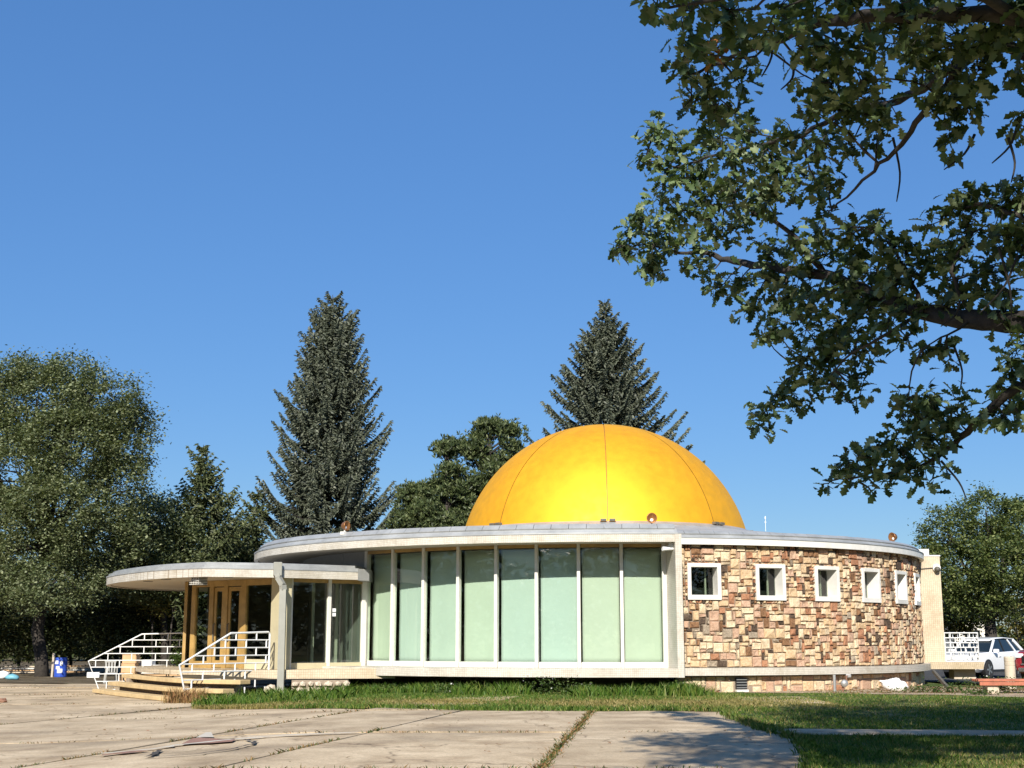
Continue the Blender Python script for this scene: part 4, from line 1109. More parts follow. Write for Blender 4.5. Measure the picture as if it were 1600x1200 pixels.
# vehicles -------------------------------------------------------------
def loft(stations, name, mat, parent, smooth=True, bevel=0):
    """stations: list of (x, [(y,z)...half section from bottom centre out and up to top centre])"""
    mb = MB(); k = len(stations[0][1])
    for x, s in stations:
        mb.v += [(x, y, z) for y, z in s] + [(x, -y, z) for y, z in s[::-1]]
    n = 2 * k
    for i in range(len(stations) - 1):
        for j in range(n): mb.f.append((i * n + j, i * n + (j + 1) % n, (i + 1) * n + (j + 1) % n, (i + 1) * n + j))
    mb.f += [tuple(range(n)), tuple((len(stations) - 1) * n + j for j in range(n))]
    me_o = mb.build(name, mat, parent, smooth=smooth); me_o.data.set_sharp_from_angle(angle=rad(28))
    return me_o
def local(parent):   # build children in the local space of the thing
    return parent
def build_vehicle(name, label, loc, rz, paint, pickup=False, group=None):
    """x forward, y left; every part is built round the origin and then moved with its thing"""
    e = empty(name, (0, 0, 0)); tag(e, label, 'car' if not pickup else 'pickup truck', group)
    L = 2.3 if not pickup else 2.8; hw = .92 if not pickup else 1.0
    gc = .24 if not pickup else .36; belt = 1.0 if not pickup else 1.16; roof = 1.68 if not pickup else 1.92; hood = 1.02 if not pickup else 1.22
    st = []
    def sec(w, z0, zb, zt, wt): return [(.0, z0), (w * .8, z0), (w * .96, z0 + .12), (w, (z0 + zb) / 2), (w * .985, zb - .04), (wt, zt), (0.0, zt + .02)]
    for x, w, z0, zb, zt, wt in ((L, .72, gc + .14, .72, .78, .62), (L - .06, .84, gc + .04, hood - .14, hood - .08, .7), (L - .3, .9, gc, hood - .06, hood - .01, .78), (L - .8, .92, gc, hood, hood + .04, .82), (L - 1.35, .92, gc, belt + .04, belt + .08, .84),
                              (.2, .92, gc, belt + .04, belt + .07, .84), (-.9, .92, gc, belt + .07, belt + .1, .84), (-L + .35, .91, gc + .04, belt + .1, belt + .13, .82), (-L + .05, .86, gc + .14, belt + .04, belt + .08, .76), (-L, .8, gc + .24, belt - .1, belt - .04, .7)):
        st.append((x, sec(w * hw / .92, z0, zb, zt, wt * hw / .92)))
    loft(st, 'body', paint, e)
    # cabin: glass block with painted roof and pillars
    x0, x1, x2, x3 = (L - 1.3, L - 2.05, -1.55, -L + .12) if not pickup else (1.25, .6, -.7, -.95)
    wb, wr = hw * .90, hw * .72
    def cab(s, zr): return [(x0, wb * s, belt + .05), (x1, wr * s, zr), (x2, wr * s, zr - .03), (x3, wb * .97 * s, belt + .1)]
    A = cab(1, roof - .07); B = cab(-1, roof - .07)
    q = MB(); q.add(A + B, [(0, 1, 2, 3), (7, 6, 5, 4), (0, 4, 5, 1), (1, 5, 6, 2), (2, 6, 7, 3), (3, 7, 4, 0)]); q.build('cabin_glass', M['car_glass'], e)
    q = MB(); zr = roof - .08
    rs = []
    for x, w, z in ((x1 + .16, wr * .9, zr + .0), (x1 - .05, wr, zr + .06), ((x1 + x2) / 2, wr * 1.02, zr + .09), (x2, wr, zr + .05), (x2 - .15, wr * .92, zr - .03)):
        rs.append((x, [(0, z - .06), (w * .9, z - .06), (w + .02, z - .03), (w * .93, z + .01), (0, z + .02)]))
    loft(rs, 'car_roof', paint, e)
    for s in (1, -1):
        a = cab(s, roof - .07); o_ = lambda p: (p[0], p[1] + s * .012, p[2])
        for p_, w_ in (((a[0], a[1]), .09), ((a[2], a[3]), .16)):
            q = MB(); q.bar(o_(p_[0]), o_(p_[1]), .05, w_, (1, 0, 0)); q.build('pillar', paint, e)
        for fx in ((.42, .76) if not pickup else (.5,)):
            xb = x0 + (x3 - x0) * fx * 1.02; xt = x1 + (x2 - x1) * (fx - .18) * 1.2
            q = MB(); q.bar((xb, s * (wb * .985 + .008), belt + .07), (xt, s * (wr + .01), roof - .09), .04, .08, (1, 0, 0)); q.build('pillar', M['black'] if fx < .6 else paint, e)
        q = MB(); q.box((x0 - .2, s * (hw + .1), belt + .12), (.16, .22, .17)); q.build('wing_mirror', paint, e, bevel=.04)
        q = MB(); q.box((L - .12, s * hw * .68, hood - .2), (.22, .42 * hw, .16), s * rad(-18)); q.build('headlight', M['lamp_glass'], e, bevel=.03)
        q = MB(); q.box((-L + .08, s * hw * .8, belt - .02), (.16, .26, .22)); q.build('tail_light', M['car_red'], e, bevel=.03)
        for fx in ((.55, -.45) if not pickup else (.2,)):
            q = MB(); q.box((fx - .25, s * (hw + .012), belt - .1), (.2, .03, .035)); q.build('door_handle', paint, e, bevel=.008)
        q = MB(); q.box((0, s * (hw * .965), gc + .07), (2.0 * L - 1.9, .1, .1)); q.build('sill_trim', M['black'], e)
        for x in ((L - .92, -L + .98)):
            R_ = .36 if not pickup else .4
            wE = empty('wheel', (x, s * (hw - .1), R_)); wE.parent = e
            q = MB(); q.lathe([(R_ * 1.13, -.02), (R_ * 1.13, .115), (R_ * 1.08, .12), (.001, .12)] if s > 0 else [(R_ * 1.13, .02), (R_ * 1.13, -.115), (R_ * 1.08, -.12), (.001, -.12)], (x, s * (hw - .105), R_ + .02), 28, 'y'); q.build('wheel_arch', M['black'], e)
            q = MB(); q.lathe([(R_ * .62, -.12), (R_ * .95, -.12), (R_, -.08), (R_, .08), (R_ * .95, .12), (R_ * .62, .12)], (x, s * (hw - .085), R_), 28, 'y'); q.build('tyre', M['tyre'], wE)
            q = MB(); q.lathe([(R_ * .66, .0), (R_ * .66, s * .11), (R_ * .6, s * .115), (R_ * .56, s * .06), (.001, s * .05)], (x, s * (hw - .085), R_), 24, 'y'); q.build('rim', M['bracket'], wE)
            for k in range(5):
                a_ = 2 * math.pi * k / 5; q = MB(); y_ = s * (hw + .025)
                q.bar((x, y_, R_), (x + R_ * .64 * math.cos(a_), y_, R_ + R_ * .64 * math.sin(a_)), .07, .03, (0, 1, 0)); q.build('spoke', M['chrome'], wE)
    q = MB(); q.box((L - .03, 0, hood - .36), (.1, hw * 1.2, .3 if pickup else .2)); q.build('grille', M['black'], e, bevel=.02)
    if pickup:
        for k in range(3): q = MB(); q.box((L + .03, -.13 + .13 * k, hood - .33), (.02, .09, .08)); q.build('grille_letter', M['plastic_white'], e, bevel=.015)
        q = MB(); q.box((L + .02, 0, hood - .5), (.05, hw * 1.25, .05)); q.build('grille_bar', M['chrome'], e)
    q = MB(); q.box((L - .04, 0, gc + .16), (.18, hw * 1.5, .16)); q.build('bumper', M['black'] if not pickup else M['chrome'], e, bevel=.03)
    q = MB(); q.box((L + .035, 0, gc + .2), (.02, .32, .13)); q.build('number_plate', M['plastic_white'], e)
    e.location = loc; e.rotation_euler = (0, 0, rz)
    return e
CARS = []
def heading(a): return math.atan2(-math.cos(a), -math.sin(a))
build_vehicle('parked_suv', 'white sport utility vehicle parked nose out behind the side porch railing', (20.35, 59.3, 0.02), heading(rad(45)), M['car_white'])
build_vehicle('parked_pickup', 'dark red pickup truck at the right edge beside the concrete bollard', (21.1, 50.8, 0.02), heading(rad(55)), M['car_red'], True)
build_vehicle('parked_suv', 'distant white vehicle parked behind the dark red pickup', (29.6, 74.0, 0.02), heading(rad(70)), M['car_white'])
# far pale house behind the trees on the right
ho = empty('far_house', (26, 92, 0)); tag(ho, 'pale distant house glimpsed behind the right-hand trees', 'house')
hp = at(1512, 985, 92)
q = MB(); q.box((hp.x + .3, 95, 1.6), (2.2, 6, 3.2)); q.build('wall', M['house'], ho)
q = MB(); q.add([(hp.x - .95, 91.6, 3.1), (hp.x + 1.55, 91.6, 3.1), (hp.x + 1.55, 98.4, 3.1), (hp.x - .95, 98.4, 3.1), (hp.x - .95, 95, 4.6), (hp.x + 1.55, 95, 4.6)], [(0, 1, 5, 4), (2, 3, 4, 5), (0, 4, 3), (1, 2, 5), (3, 2, 1, 0)]); q.build('roof', M['roof'], ho)
q = MB(); q.box((hp.x + .3, 91.98, 1.7), (1.0, .1, 1.1)); q.build('window', M['car_glass'], ho)

# clutter along the tree line on the left ---------------------------------
def gpos(u, v, z=-.15): x, y = gp(u, v, z); return x, y
x, y = gpos(94, 1058)
dr = empty('storage_drum', (x, y, -.15)); tag(dr, 'blue plastic drum with white stickers beneath the big left tree', 'drum')
q = MB(); q.lathe([(.27, 0), (.29, .03), (.29, .28), (.305, .3), (.305, .33), (.29, .35), (.29, .6), (.305, .62), (.305, .65), (.29, .67), (.29, .88), (.27, .92), (.001, .92)], (x, y, -.15), 24); q.build('drum_body', M['blue'], dr, smooth=False)
for a, z, w, h in ((-25, .62, .2, .16), (-10, .38, .18, .14), (10, .2, .24, .2), (22, .55, .12, .22)):
    mb = MB(); 
    for i in range(5):
        t = rad(a - math.degrees(w / 2 / .3) + math.degrees(w / .3) * i / 4)
        for zz in (z, z + h): mb.v.append((x + .309 * math.sin(t), y - .309 * math.cos(t), -.15 + zz))
    mb.f = [(2 * i, 2 * i + 2, 2 * i + 3, 2 * i + 1) for i in range(4)]; mb.build('drum_sticker', M['plastic_white'], dr)
def boxthing(name, label, cat, u, v, size, mat, rz=0, z=-.15, up=0):
    x, y = gpos(u, v, z); q = MB(); q.box((x, y, z + up + size[2] / 2), size, rz); o = q.build(name, mat, bevel=.015); return tag(o, label, cat)
x, y = gpos(81, 1058)
q = MB(); q.tube([(x, y, -.2), (x + .03, y, .98)], .06, 7); tag(q.build('wooden_post', M['post_concrete']), 'short pale post standing just left of the blue drum', 'post')
def crate(name, label, x, y, size, mat, rz, lidc, z=-.15):
    e = empty(name, (x, y, z)); tag(e, label, 'box')
    q = MB(); w, d, h = size
    for sx, sy, a, b_ in ((0, -d / 2, w, .03), (0, d / 2, w, .03), (-w / 2, 0, .03, d - .06), (w / 2, 0, .03, d - .06)):
        q.box((sx, sy, h / 2), (a, b_, h))
    q.box((0, 0, .02), (w - .06, d - .06, .03)); R = Matrix.Translation((x, y, z)) @ Matrix.Rotation(rz, 4, 'Z'); q.v = [tuple(R @ Vector(v_)) for v_ in q.v]
    q.build('box_side', mat, e)
    f = MB(); f.box((0, -d / 2 + .1, h + .012), (w + .02, .25, .02)); f.box((0, d / 2 - .1, h + .014), (w + .02, .25, .02)); f.v = [tuple(R @ Vector(v_)) for v_ in f.v]; f.build('box_flap', lidc, e)
crate('white_box', 'white carton lying at the edge of the trees left of the railing', *gpos(146, 1058.5), (.55, .4, .22), M['plastic_white'], .2, M['plastic_white'])
def ypos(u, Y): p = at(u, 1000, Y); return p.x, Y
x, y = ypos(203, 58)
for k, (w, h, lab) in enumerate(((.62, .42, 'lowest brown cardboard box of the stack behind the far handrail'), (.56, .36, 'middle cardboard box of the stack behind the far handrail'), (.58, .34, 'topmost cardboard box of the stack behind the far handrail'))):
    crate('cardboard_box', lab, x + .05 * k, y, (w, .5, h), M['cardboard'], .12 - .1 * k, M['cardboard'], -.2 + (0, .45, .84)[k])
x, y = ypos(233, 58.5)
crate('white_box', 'small white carton on the boards behind the far handrail near the porch', x, y, (.5, .4, .22), M['plastic_white'], -.2, M['plastic_white'], .53)
# white garden chair
def chair(u, Y, label, rz):
    x, y = ypos(u, Y); e = empty('garden_chair', (x, y, -.15)); tag(e, label, 'chair')
    R = Matrix.Translation((x, y, -.15)) @ Matrix.Rotation(rz, 4, 'Z')
    def pt(nm, q): q.v = [tuple(R @ Vector(v_)) for v_ in q.v]; q.build(nm, M['old_white'], e)
    q = MB(); q.box((0, 0, .42), (.46, .44, .035)); pt('seat', q)
    for k in range(4): q = MB(); q.bar((-.17 + .11 * k, .2, .44), (-.18 + .12 * k, .3, .88), .06, .02, (0, 1, 0)); pt('back_slat', q)
    q = MB(); q.bar((-.23, .3, .88), (.23, .3, .88), .03, .07); pt('back_rail', q)
    for sx in (-.2, .2):
        for sy in (-.18, .2): q = MB(); q.bar((sx, sy, .42), (sx * 1.15, sy * 1.1, 0), .045); pt('leg', q)
        q = MB(); q.bar((sx * 1.1, -.2, .62), (sx * 1.1, .28, .62), .05, .03); q.bar((sx * 1.1, -.18, .42), (sx * 1.1, -.18, .62), .04); pt('armrest', q)
chair(176, 56.5, 'white plastic chair in shade seen through the left end of the far handrail', .4)
# bundles at the far left
lump_o = lump('plastic_bundle', (*gpos(4, 1061), 0.0), (.28, .24, .24), M['plastic_white'], seed=9); tag(lump_o, 'round white bundle at the extreme left edge of the driveway', 'bundle')
lump_o = lump('tarp_roll', (*gpos(19, 1062), -.05), (.32, .2, .16), M['tarp'], seed=12, noise=.1); tag(lump_o, 'pale blue rolled tarp beside the white bundle at the left edge', 'tarp')
lump_o = lump('rusty_scrap', (*gpos(3, 1097), -.12), (.16, .12, .08), M['rust'], seed=15, noise=.25, flat=True); tag(lump_o, 'rusty brown scrap lying on the driveway at the left edge', 'scrap')
# plank fence remnants / pallets in the shade
for k, (u, v, w, lab) in enumerate(((30, 1053, 1.8, 'low stack of weathered boards under the left tree'), (120, 1052, 1.5, 'low stack of pale boards right of the blue drum'), (245, 0, 2.2, 'tall stack of grey boards right of the cardboard boxes'))):
    x, y = gpos(u, v) if v else ypos(u, 58.5); e = empty('board_stack', (x, y, -.15)); tag(e, lab, 'board stack')
    for j in range(4 if v else 7):
        q = MB(); q.box((x + random.uniform(-.1, .1), y + random.uniform(-.1, .1), -.07 + .1 * j), (w, .22, .06), random.uniform(-.15, .15)); q.build('board', [M['post_concrete'], M['cardboard'], M['white_paint']][(j + k) % 3], e)

# ---------------------------------------------------------------- vegetation
def rand_rot(n, rng):
    """n random orthonormal frames (n,3,3)"""
    a = rng.normal(size=(n, 3)); a /= np.linalg.norm(a, axis=1)[:, None]
    b = rng.normal(size=(n, 3)); b -= (a * b).sum(1)[:, None] * a; b /= np.linalg.norm(b, axis=1)[:, None]
    return a, b, np.cross(a, b)

def leaf_quads(P, size, rng, up=0.5, aspect=0.6, sd=.2):
    """diamond leaves at P with normals leaning upwards"""
    n = len(P); nrm = rng.normal(size=(n, 3)); nrm /= np.linalg.norm(nrm, axis=1)[:, None]
    nrm[:, 2] = np.abs(nrm[:, 2]) + up; nrm /= np.linalg.norm(nrm, axis=1)[:, None]
    t = rng.normal(size=(n, 3)); t -= (t * nrm).sum(1)[:, None] * nrm; t /= np.linalg.norm(t, axis=1)[:, None]
    w = np.cross(nrm, t); s = size * np.exp(rng.normal(size=n) * sd)
    L = (t.T * s).T * .5; W = (w.T * s).T * .5 * aspect; B = (nrm.T * s).T * .08
    V = np.stack([P - L, P + W + B - L * .1, P + L, P - W + B - L * .1], 1).reshape(-1, 3)
    F = np.arange(4 * n).reshape(n, 4)
    return V, F

def limb_path(a, b, rng, bend=.12, n=6, sag=0.0):
    a = np.array(a, float); b = np.array(b, float); L = np.linalg.norm(b - a); out = []
    o1 = rng.normal(size=3) * bend * L
    for i in range(n):
        t = i / (n - 1); out.append(a + (b - a) * t + o1 * math.sin(math.pi * t) * .6 + np.array([0, 0, -sag * L * math.sin(math.pi * t)]) + rng.normal(size=3) * .012 * L * (0 < i < n - 1))
    return [tuple(p) for p in out]

def leafy_tree(name, label, cat, base, blobs, nleaf, size, mat, bark, trunk_r, fork, seed, clump=.55, group=None, per=26, shell=.55, up=.5, limbs=True):
    """blobs: list of (cx,cy,cz,rx,ry,rz) in world; leaves in clumps spread through them"""
    rng = np.random.default_rng(seed)
    e = empty(name, base); tag(e, label, cat, group)
    B = np.array(blobs, float); vol = B[:, 3] * B[:, 4] * B[:, 5]; vol = vol ** .8; pr = vol / vol.sum()
    nc = max(4, nleaf // per)
    k = rng.choice(len(B), size=nc, p=pr)
    d = rng.normal(size=(nc, 3)); d /= np.linalg.norm(d, axis=1)[:, None]
    r = (shell + (1 - shell) * rng.random(nc)) ** (1 / 1.5)
    C = B[k, :3] + d * r[:, None] * B[k, 3:6]
    C += rng.normal(size=C.shape) * .12
    cs = clump * (.6 + .8 * rng.random(nc))
    ci = rng.integers(0, nc, nleaf)
    P = C[ci] + rng.normal(size=(nleaf, 3)) * cs[ci][:, None] * np.array([.55, .55, .4])
    P = P[P[:, 2] > base[2] + .15]
    V, F = leaf_quads(P, size, rng, up)
    np_mesh('crown', V, F, mat, e)
    if limbs:
        q = MB(); rf = np.random.default_rng(seed + 1)
        fk = np.array(fork, float)
        q.tube(limb_path((base[0], base[1], base[2] - .2), fork, rf, .04, 6), [trunk_r * 1.25, trunk_r * 1.05, trunk_r, trunk_r * .95, trunk_r * .9, trunk_r * .85], 10)
        for b in B:
            tgt = b[:3] + np.array([0, 0, b[5] * .35]); q.tube(limb_path(fork, tgt, rf, .1, 6), [trunk_r * .6, trunk_r * .48, trunk_r * .36, trunk_r * .26, trunk_r * .16, trunk_r * .06], 6)
            for _ in range(5):
                dd = rf.normal(size=3); dd /= np.linalg.norm(dd); dd[2] = abs(dd[2]) * .6
                st_ = fk + (tgt - fk) * rf.uniform(.45, .9); q.tube(limb_path(st_, b[:3] + dd * b[3:6] * .9, rf, .12, 5), [trunk_r * .2, trunk_r * .15, trunk_r * .1, trunk_r * .06, trunk_r * .03], 5)
        q.build('trunk', bark, e, smooth=True, fixn=False)
    return e

def blob(u, v, Y, ru, rv, ry=None):
    """crown lobe seen at pixel (u,v) with pixel radii ru, rv at depth Y"""
    p = at(u, v, Y); k = Y / 2080
    return (p.x, p.y, p.z, ru * k, (ry if ry else ru * k), rv * k)

# big deciduous tree on the left
x0, y0 = gp(66, 1057, -.15)
Yt = y0 + 1
leafy_tree('deciduous_tree', 'tall broad deciduous tree with a grey trunk at the left edge', 'tree', (x0, y0, -.2),
    [blob(60, 640, Yt, 85, 75), blob(-40, 660, Yt, 70, 90), blob(150, 630, Yt - 1, 70, 55), blob(185, 690, Yt, 55, 65), blob(110, 700, Yt - 2, 80, 70), blob(20, 740, Yt - 2, 80, 70),
     blob(180, 770, Yt - 1, 55, 60), blob(90, 800, Yt - 3, 85, 60), blob(-20, 820, Yt - 1, 75, 65), blob(165, 850, Yt - 1, 62, 52), blob(60, 868, Yt - 3, 70, 40), blob(110, 590, Yt, 55, 30), blob(225, 830, Yt + 2, 45, 55), blob(-60, 740, Yt, 60, 80), blob(210, 660, Yt, 34, 44), blob(30, 585, Yt, 50, 26), blob(75, 925, Yt - 5, 60, 28), blob(10, 925, Yt - 4, 50, 35), blob(125, 905, Yt - 2, 45, 30), blob(-40, 890, Yt - 1, 50, 45), blob(200, 900, Yt + 1, 45, 35)],
    155000, .15, M['elm'], M['bark_dark'], .30, tuple(at(72, 860, Yt)), 21, .58, per=90)  # darker bark puts the trunk's shade into its colour
# smaller tree filling in towards the conifers
Y2 = 72
leafy_tree('deciduous_tree', 'smaller green deciduous tree between the tall left tree and the ragged conifer', 'tree', (*at(255, 1040, Y2)[:2], -.2),
    [blob(250, 815, Y2, 50, 45), blob(215, 860, Y2, 45, 45), blob(285, 860, Y2, 45, 45), blob(240, 905, Y2 - 1, 60, 40), blob(300, 905, Y2, 45, 38)], 30000, .155, M['elm'], M['bark_dark'], .2, tuple(at(255, 930, Y2)), 22, .48, per=60)
# understory along the boundary, all in the shade of the trees
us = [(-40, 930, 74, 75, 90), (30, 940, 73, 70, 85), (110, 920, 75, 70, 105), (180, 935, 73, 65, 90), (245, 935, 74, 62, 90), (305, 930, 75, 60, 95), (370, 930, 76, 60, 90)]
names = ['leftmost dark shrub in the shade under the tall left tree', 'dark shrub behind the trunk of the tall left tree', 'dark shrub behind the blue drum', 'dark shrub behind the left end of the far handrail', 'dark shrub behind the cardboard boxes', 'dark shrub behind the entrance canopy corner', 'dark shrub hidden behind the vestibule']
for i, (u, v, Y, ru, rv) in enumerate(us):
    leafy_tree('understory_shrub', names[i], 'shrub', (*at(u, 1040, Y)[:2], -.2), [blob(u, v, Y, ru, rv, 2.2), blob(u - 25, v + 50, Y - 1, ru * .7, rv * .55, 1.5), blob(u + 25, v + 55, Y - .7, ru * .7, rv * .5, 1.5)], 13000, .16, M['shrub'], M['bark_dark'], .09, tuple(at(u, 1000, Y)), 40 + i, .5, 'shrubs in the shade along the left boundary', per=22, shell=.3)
for i, (u, v, lab) in enumerate(((238, 940, 'sunlit yellowing sapling showing through under the canopy'), (268, 920, 'second yellowing sapling just left of the vestibule corner'))):
    leafy_tree('sapling', lab, 'sapling', (*at(u, 1040, 71)[:2], -.2), [blob(u, v, 71, 22, 16, .8), blob(u + 10, v + 14, 71, 16, 12, .6)], 420, .16, M['yellow_shrub'], M['bark_dark'], .05, tuple(at(u, 975, 71)), 60 + i, .4)
leafy_tree('porch_shrub', 'small green weed bush beside the vestibule at the end of the far handrail', 'shrub', (*gp(282, 1047, -.15), -.2), [blob(283, 1034, 47.9, 14, 14)], 900, .1, M['weed'], M['bark_dark'], .02, tuple(at(283, 1040, 47.9)), 63, .18)
# far boundary wood closing the horizon
rngw = np.random.default_rng(77)
PW = []
for cx_, w_ in ((-75, 30), (-45, 22), (-22, 16), (2, 22), (30, 18)):
    n = 14000 if cx_ < -20 else 8000; q_ = rngw.normal(size=(n, 3)); hgt = 11 if cx_ < -20 else (7 if cx_ < 0 else 4.0)
    c_ = np.stack([cx_ + rngw.uniform(-w_, w_, n), 118 + rngw.uniform(-5, 5, n), np.abs(rngw.beta(1.3, 1.2, n)) * hgt * (0.75 + .25 * np.sin(np.arange(n) * .0)) + .2], 1) + q_ * .3
    c_[:, 2] *= .72 + .28 * np.sin(c_[:, 0] * .9) * np.sin(c_[:, 0] * .37 + 1)
    PW.append(c_)
for i_ in range(70):            # the same belt of trees goes on round the park behind the camera
    a_ = math.pi * (.16 - 1.4 * i_ / 69)
    cx_, cy_ = 15 + 78 * math.cos(a_), 14 + 68 * math.sin(a_); n = 1100; hgt = rngw.uniform(8, 14)
    d_ = rngw.normal(size=(n, 3)); d_ /= np.linalg.norm(d_, axis=1)[:, None]
    c_ = np.array([cx_, cy_, hgt * .5]) + d_ * rngw.random(n)[:, None] ** .4 * np.array([4.5, 4, hgt * .5]); c_[:, 2] = np.maximum(c_[:, 2], .2); PW.append(c_)
PW = np.concatenate(PW); V, F = leaf_quads(PW, .8, rngw, .5)
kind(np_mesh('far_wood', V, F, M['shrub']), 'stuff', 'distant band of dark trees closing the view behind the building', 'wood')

# conifers ---------------------------------------------------------------
def conifer(name, label, base, tip, rmax, z_low, mat, seed, whorl=.55, per=6, droop=.18, upturn=.25, dens=1.0, power=.85, ragged=.18, nsz=.34, group=None, cone_top=1.0, bark=None, lean=None):
    rng = np.random.default_rng(seed)
    e = empty(name, base); tag(e, label, 'tree', group)
    bx, by, bz = base; tx, ty, tz = tip; H = tz - bz
    q = MB(); q.tube([(bx + (tx - bx) * t, by + (ty - by) * t, bz - .2 + (H + .1) * t) for t in (0, .25, .5, .75, 1)], [.33 * H / 22, .26 * H / 22, .17 * H / 22, .09 * H / 22, .015], 8)
    Ps = []; Ds = []; Ss = []
    z = z_low
    while z < tz - .15:
        f = (tz - z) / (tz - z_low)                       # 1 at the bottom, 0 at the tip
        R = rmax * f ** power
        nb = per if f > .12 else 4
        a0 = rng.uniform(0, 6.28)
        for k in range(nb):
            a = a0 + 6.283 * k / nb + rng.normal() * .25
            L = R * (1 + rng.normal() * ragged) + .12
            if rng.random() < .06: L *= .55
            L = max(L, .15)
            zz = z + rng.normal() * .16; t0 = (zz - bz) / H
            ox, oy = bx + (tx - bx) * t0, by + (ty - by) * t0
            da = np.array([math.cos(a), math.sin(a), 0.0]); dn = np.array([-math.sin(a), math.cos(a), 0])
            ang = .45 * (1 - f) - droop * f + rng.normal() * .06      # young branches point up, old ones sag
            def bp(s): return np.array([ox, oy, zz]) + da * (L * s) + np.array([0, 0, L * (ang * s + upturn * s ** 3 - droop * .8 * math.sin(3.1 * s) * f)])
            if L > .7: q.tube([tuple(bp(s)) for s in (0, .35, .7, .97)], [.035 * L / 3 + .012, .02 * L / 3 + .01, .012, .006], 4, False)
            nt_ = max(4, int(L / .11 * dens))
            for s in np.linspace(.12 if f < .35 else .2, 1, nt_):
                p = bp(s); tl = (.26 + .62 * (1 - s) ** .8) * min(1, .35 + L / 3.2) * rng.uniform(.7, 1.25)
                for sd in (-1, 1):
                    d = da * rng.uniform(.4, .9) + dn * sd * rng.uniform(.7, 1.1) + np.array([0, 0, rng.uniform(-1.0, .05)]); d /= np.linalg.norm(d)
                    m_ = max(1, int(tl / .17))
                    for j in range(m_):
                        Ps.append(p + d * (tl * (j + .4) / m_)); Ds.append(d + rng.normal(size=3) * .35); Ss.append(nsz * rng.uniform(.7, 1.25))
                Ps.append(p); Ds.append(da + rng.normal(size=3) * .35 + np.array([0, 0, .25])); Ss.append(nsz * rng.uniform(.7, 1.2))
        z += whorl * (.55 + .6 * f) * rng.uniform(.75, 1.2)
    q.build('trunk', bark or M['bark_dark'], e, smooth=True, fixn=False)
    P = np.array(Ps); D = np.array(Ds); S = np.array(Ss); n = len(P)
    D /= np.linalg.norm(D, axis=1)[:, None]
    r1 = rng.normal(size=(n, 3)); w = np.cross(D, r1); w /= np.linalg.norm(w, axis=1)[:, None]; w2 = np.cross(D, w)
    h = S[:, None] * .5; wd_ = S[:, None] * .16
    V = []
    for ww in (w, w2):
        V.append(np.stack([P - D * h, P + ww * wd_, P + D * h, P - ww * wd_], 1))
    V = np.concatenate(V).reshape(-1, 3); F = np.arange(len(V)).reshape(-1, 4)
    np_mesh('crown', V, F, mat, e)
    return e, n
def tip_at(u, v, Y): p = at(u, v, Y); return (p.x, p.y, p.z)
t = tip_at(520, 458, 80); conifer('blue_spruce', 'tall pointed blue spruce behind the left part of the roof', (t[0] - .1, 80, 0), t, 4.75, 2.6, M['spruce'], 3, .6, 10, .22, .36, 1.7, .66, .17, .27)
t = tip_at(945, 466, 86); conifer('blue_spruce', 'tall blue spruce rising directly behind the golden dome', (t[0], 86, 0), t, 6.4, 6.5, M['spruce'], 5, .64, 10, .12, .28, 1.6, .92, .18, .29)
t = tip_at(318, 692, 74); conifer('ragged_conifer', 'ragged thin-topped conifer above the entrance canopy', (t[0] + .6, 74, -.2), t, 3.3, 2.4, M['fir'], 8, .42, 7, .1, .3, .9, .95, .34, .3)
t = tip_at(403, 768, 79); conifer('small_conifer', 'small conifer tip between the ragged conifer and the tall spruce', (t[0] - .8, 79, -.2), t, 2.4, 2.0, M['fir'], 9, .5, 6, .05, .3, .9, .8, .3, .3)
t = tip_at(365, 800, 77); conifer('small_conifer', 'low bushy conifer just right of the ragged conifer', (t[0], 77, -.2), t, 2.2, 2.0, M['fir'], 10, .5, 6, .05, .25, .9, .7, .28, .3)

def pine(name, label, base, lobes, mat, seed, n_t, group=None):
    """pine: short upturned tufts of long needles on clumped boughs"""
    rng = np.random.default_rng(seed); e = empty(name, base); tag(e, label, 'tree', group)
    B = np.array(lobes, float); B[:, 3:6] *= .82; top = B[:, 2].max() + .3
    q = MB(); q.tube([(base[0], base[1], base[2] - .2), (base[0], base[1], top * .5), (B[0, 0], B[0, 1], top)], [.22, .16, .04], 8)
    pr = (B[:, 3] * B[:, 4] * B[:, 5]) ** .7; pr /= pr.sum(); ncl = n_t // 42
    k = rng.choice(len(B), ncl, p=pr); d = rng.normal(size=(ncl, 3)); d /= np.linalg.norm(d, axis=1)[:, None]
    C = B[k, :3] + d * ((.35 + .65 * rng.random(ncl)) ** .6)[:, None] * B[k, 3:6]
    for i in range(0, ncl):
        zb = max(C[i, 2] - rng.uniform(.3, 1.2), 1); q.tube([(base[0], base[1], zb), tuple((C[i] + np.array([base[0], base[1], zb])) / 2 + np.array([0, 0, -.1])), tuple(C[i])], [.05, .03, .012], 4, False)
    q.build('trunk', M['bark_dark'], e, smooth=True, fixn=False)
    ci = rng.integers(0, ncl, n_t); T = C[ci] + rng.normal(size=(n_t, 3)) * np.array([.27, .27, .2])
    per = 7; P = np.repeat(T, per, 0); n = len(P)
    D = rng.normal(size=(n, 3)); D[:, 2] = np.abs(D[:, 2]) + .35; D /= np.linalg.norm(D, axis=1)[:, None]
    S = rng.uniform(.2, .34, n)[:, None]; w = np.cross(D, rng.normal(size=(n, 3))); w /= np.linalg.norm(w, axis=1)[:, None]
    V = np.stack([P, P + D * S * .6 + w * S * .13, P + D * S, P + D * S * .6 - w * S * .13], 1).reshape(-1, 3)
    np_mesh('crown', V, np.arange(4 * n).reshape(-1, 4), mat, e)
YP = 77
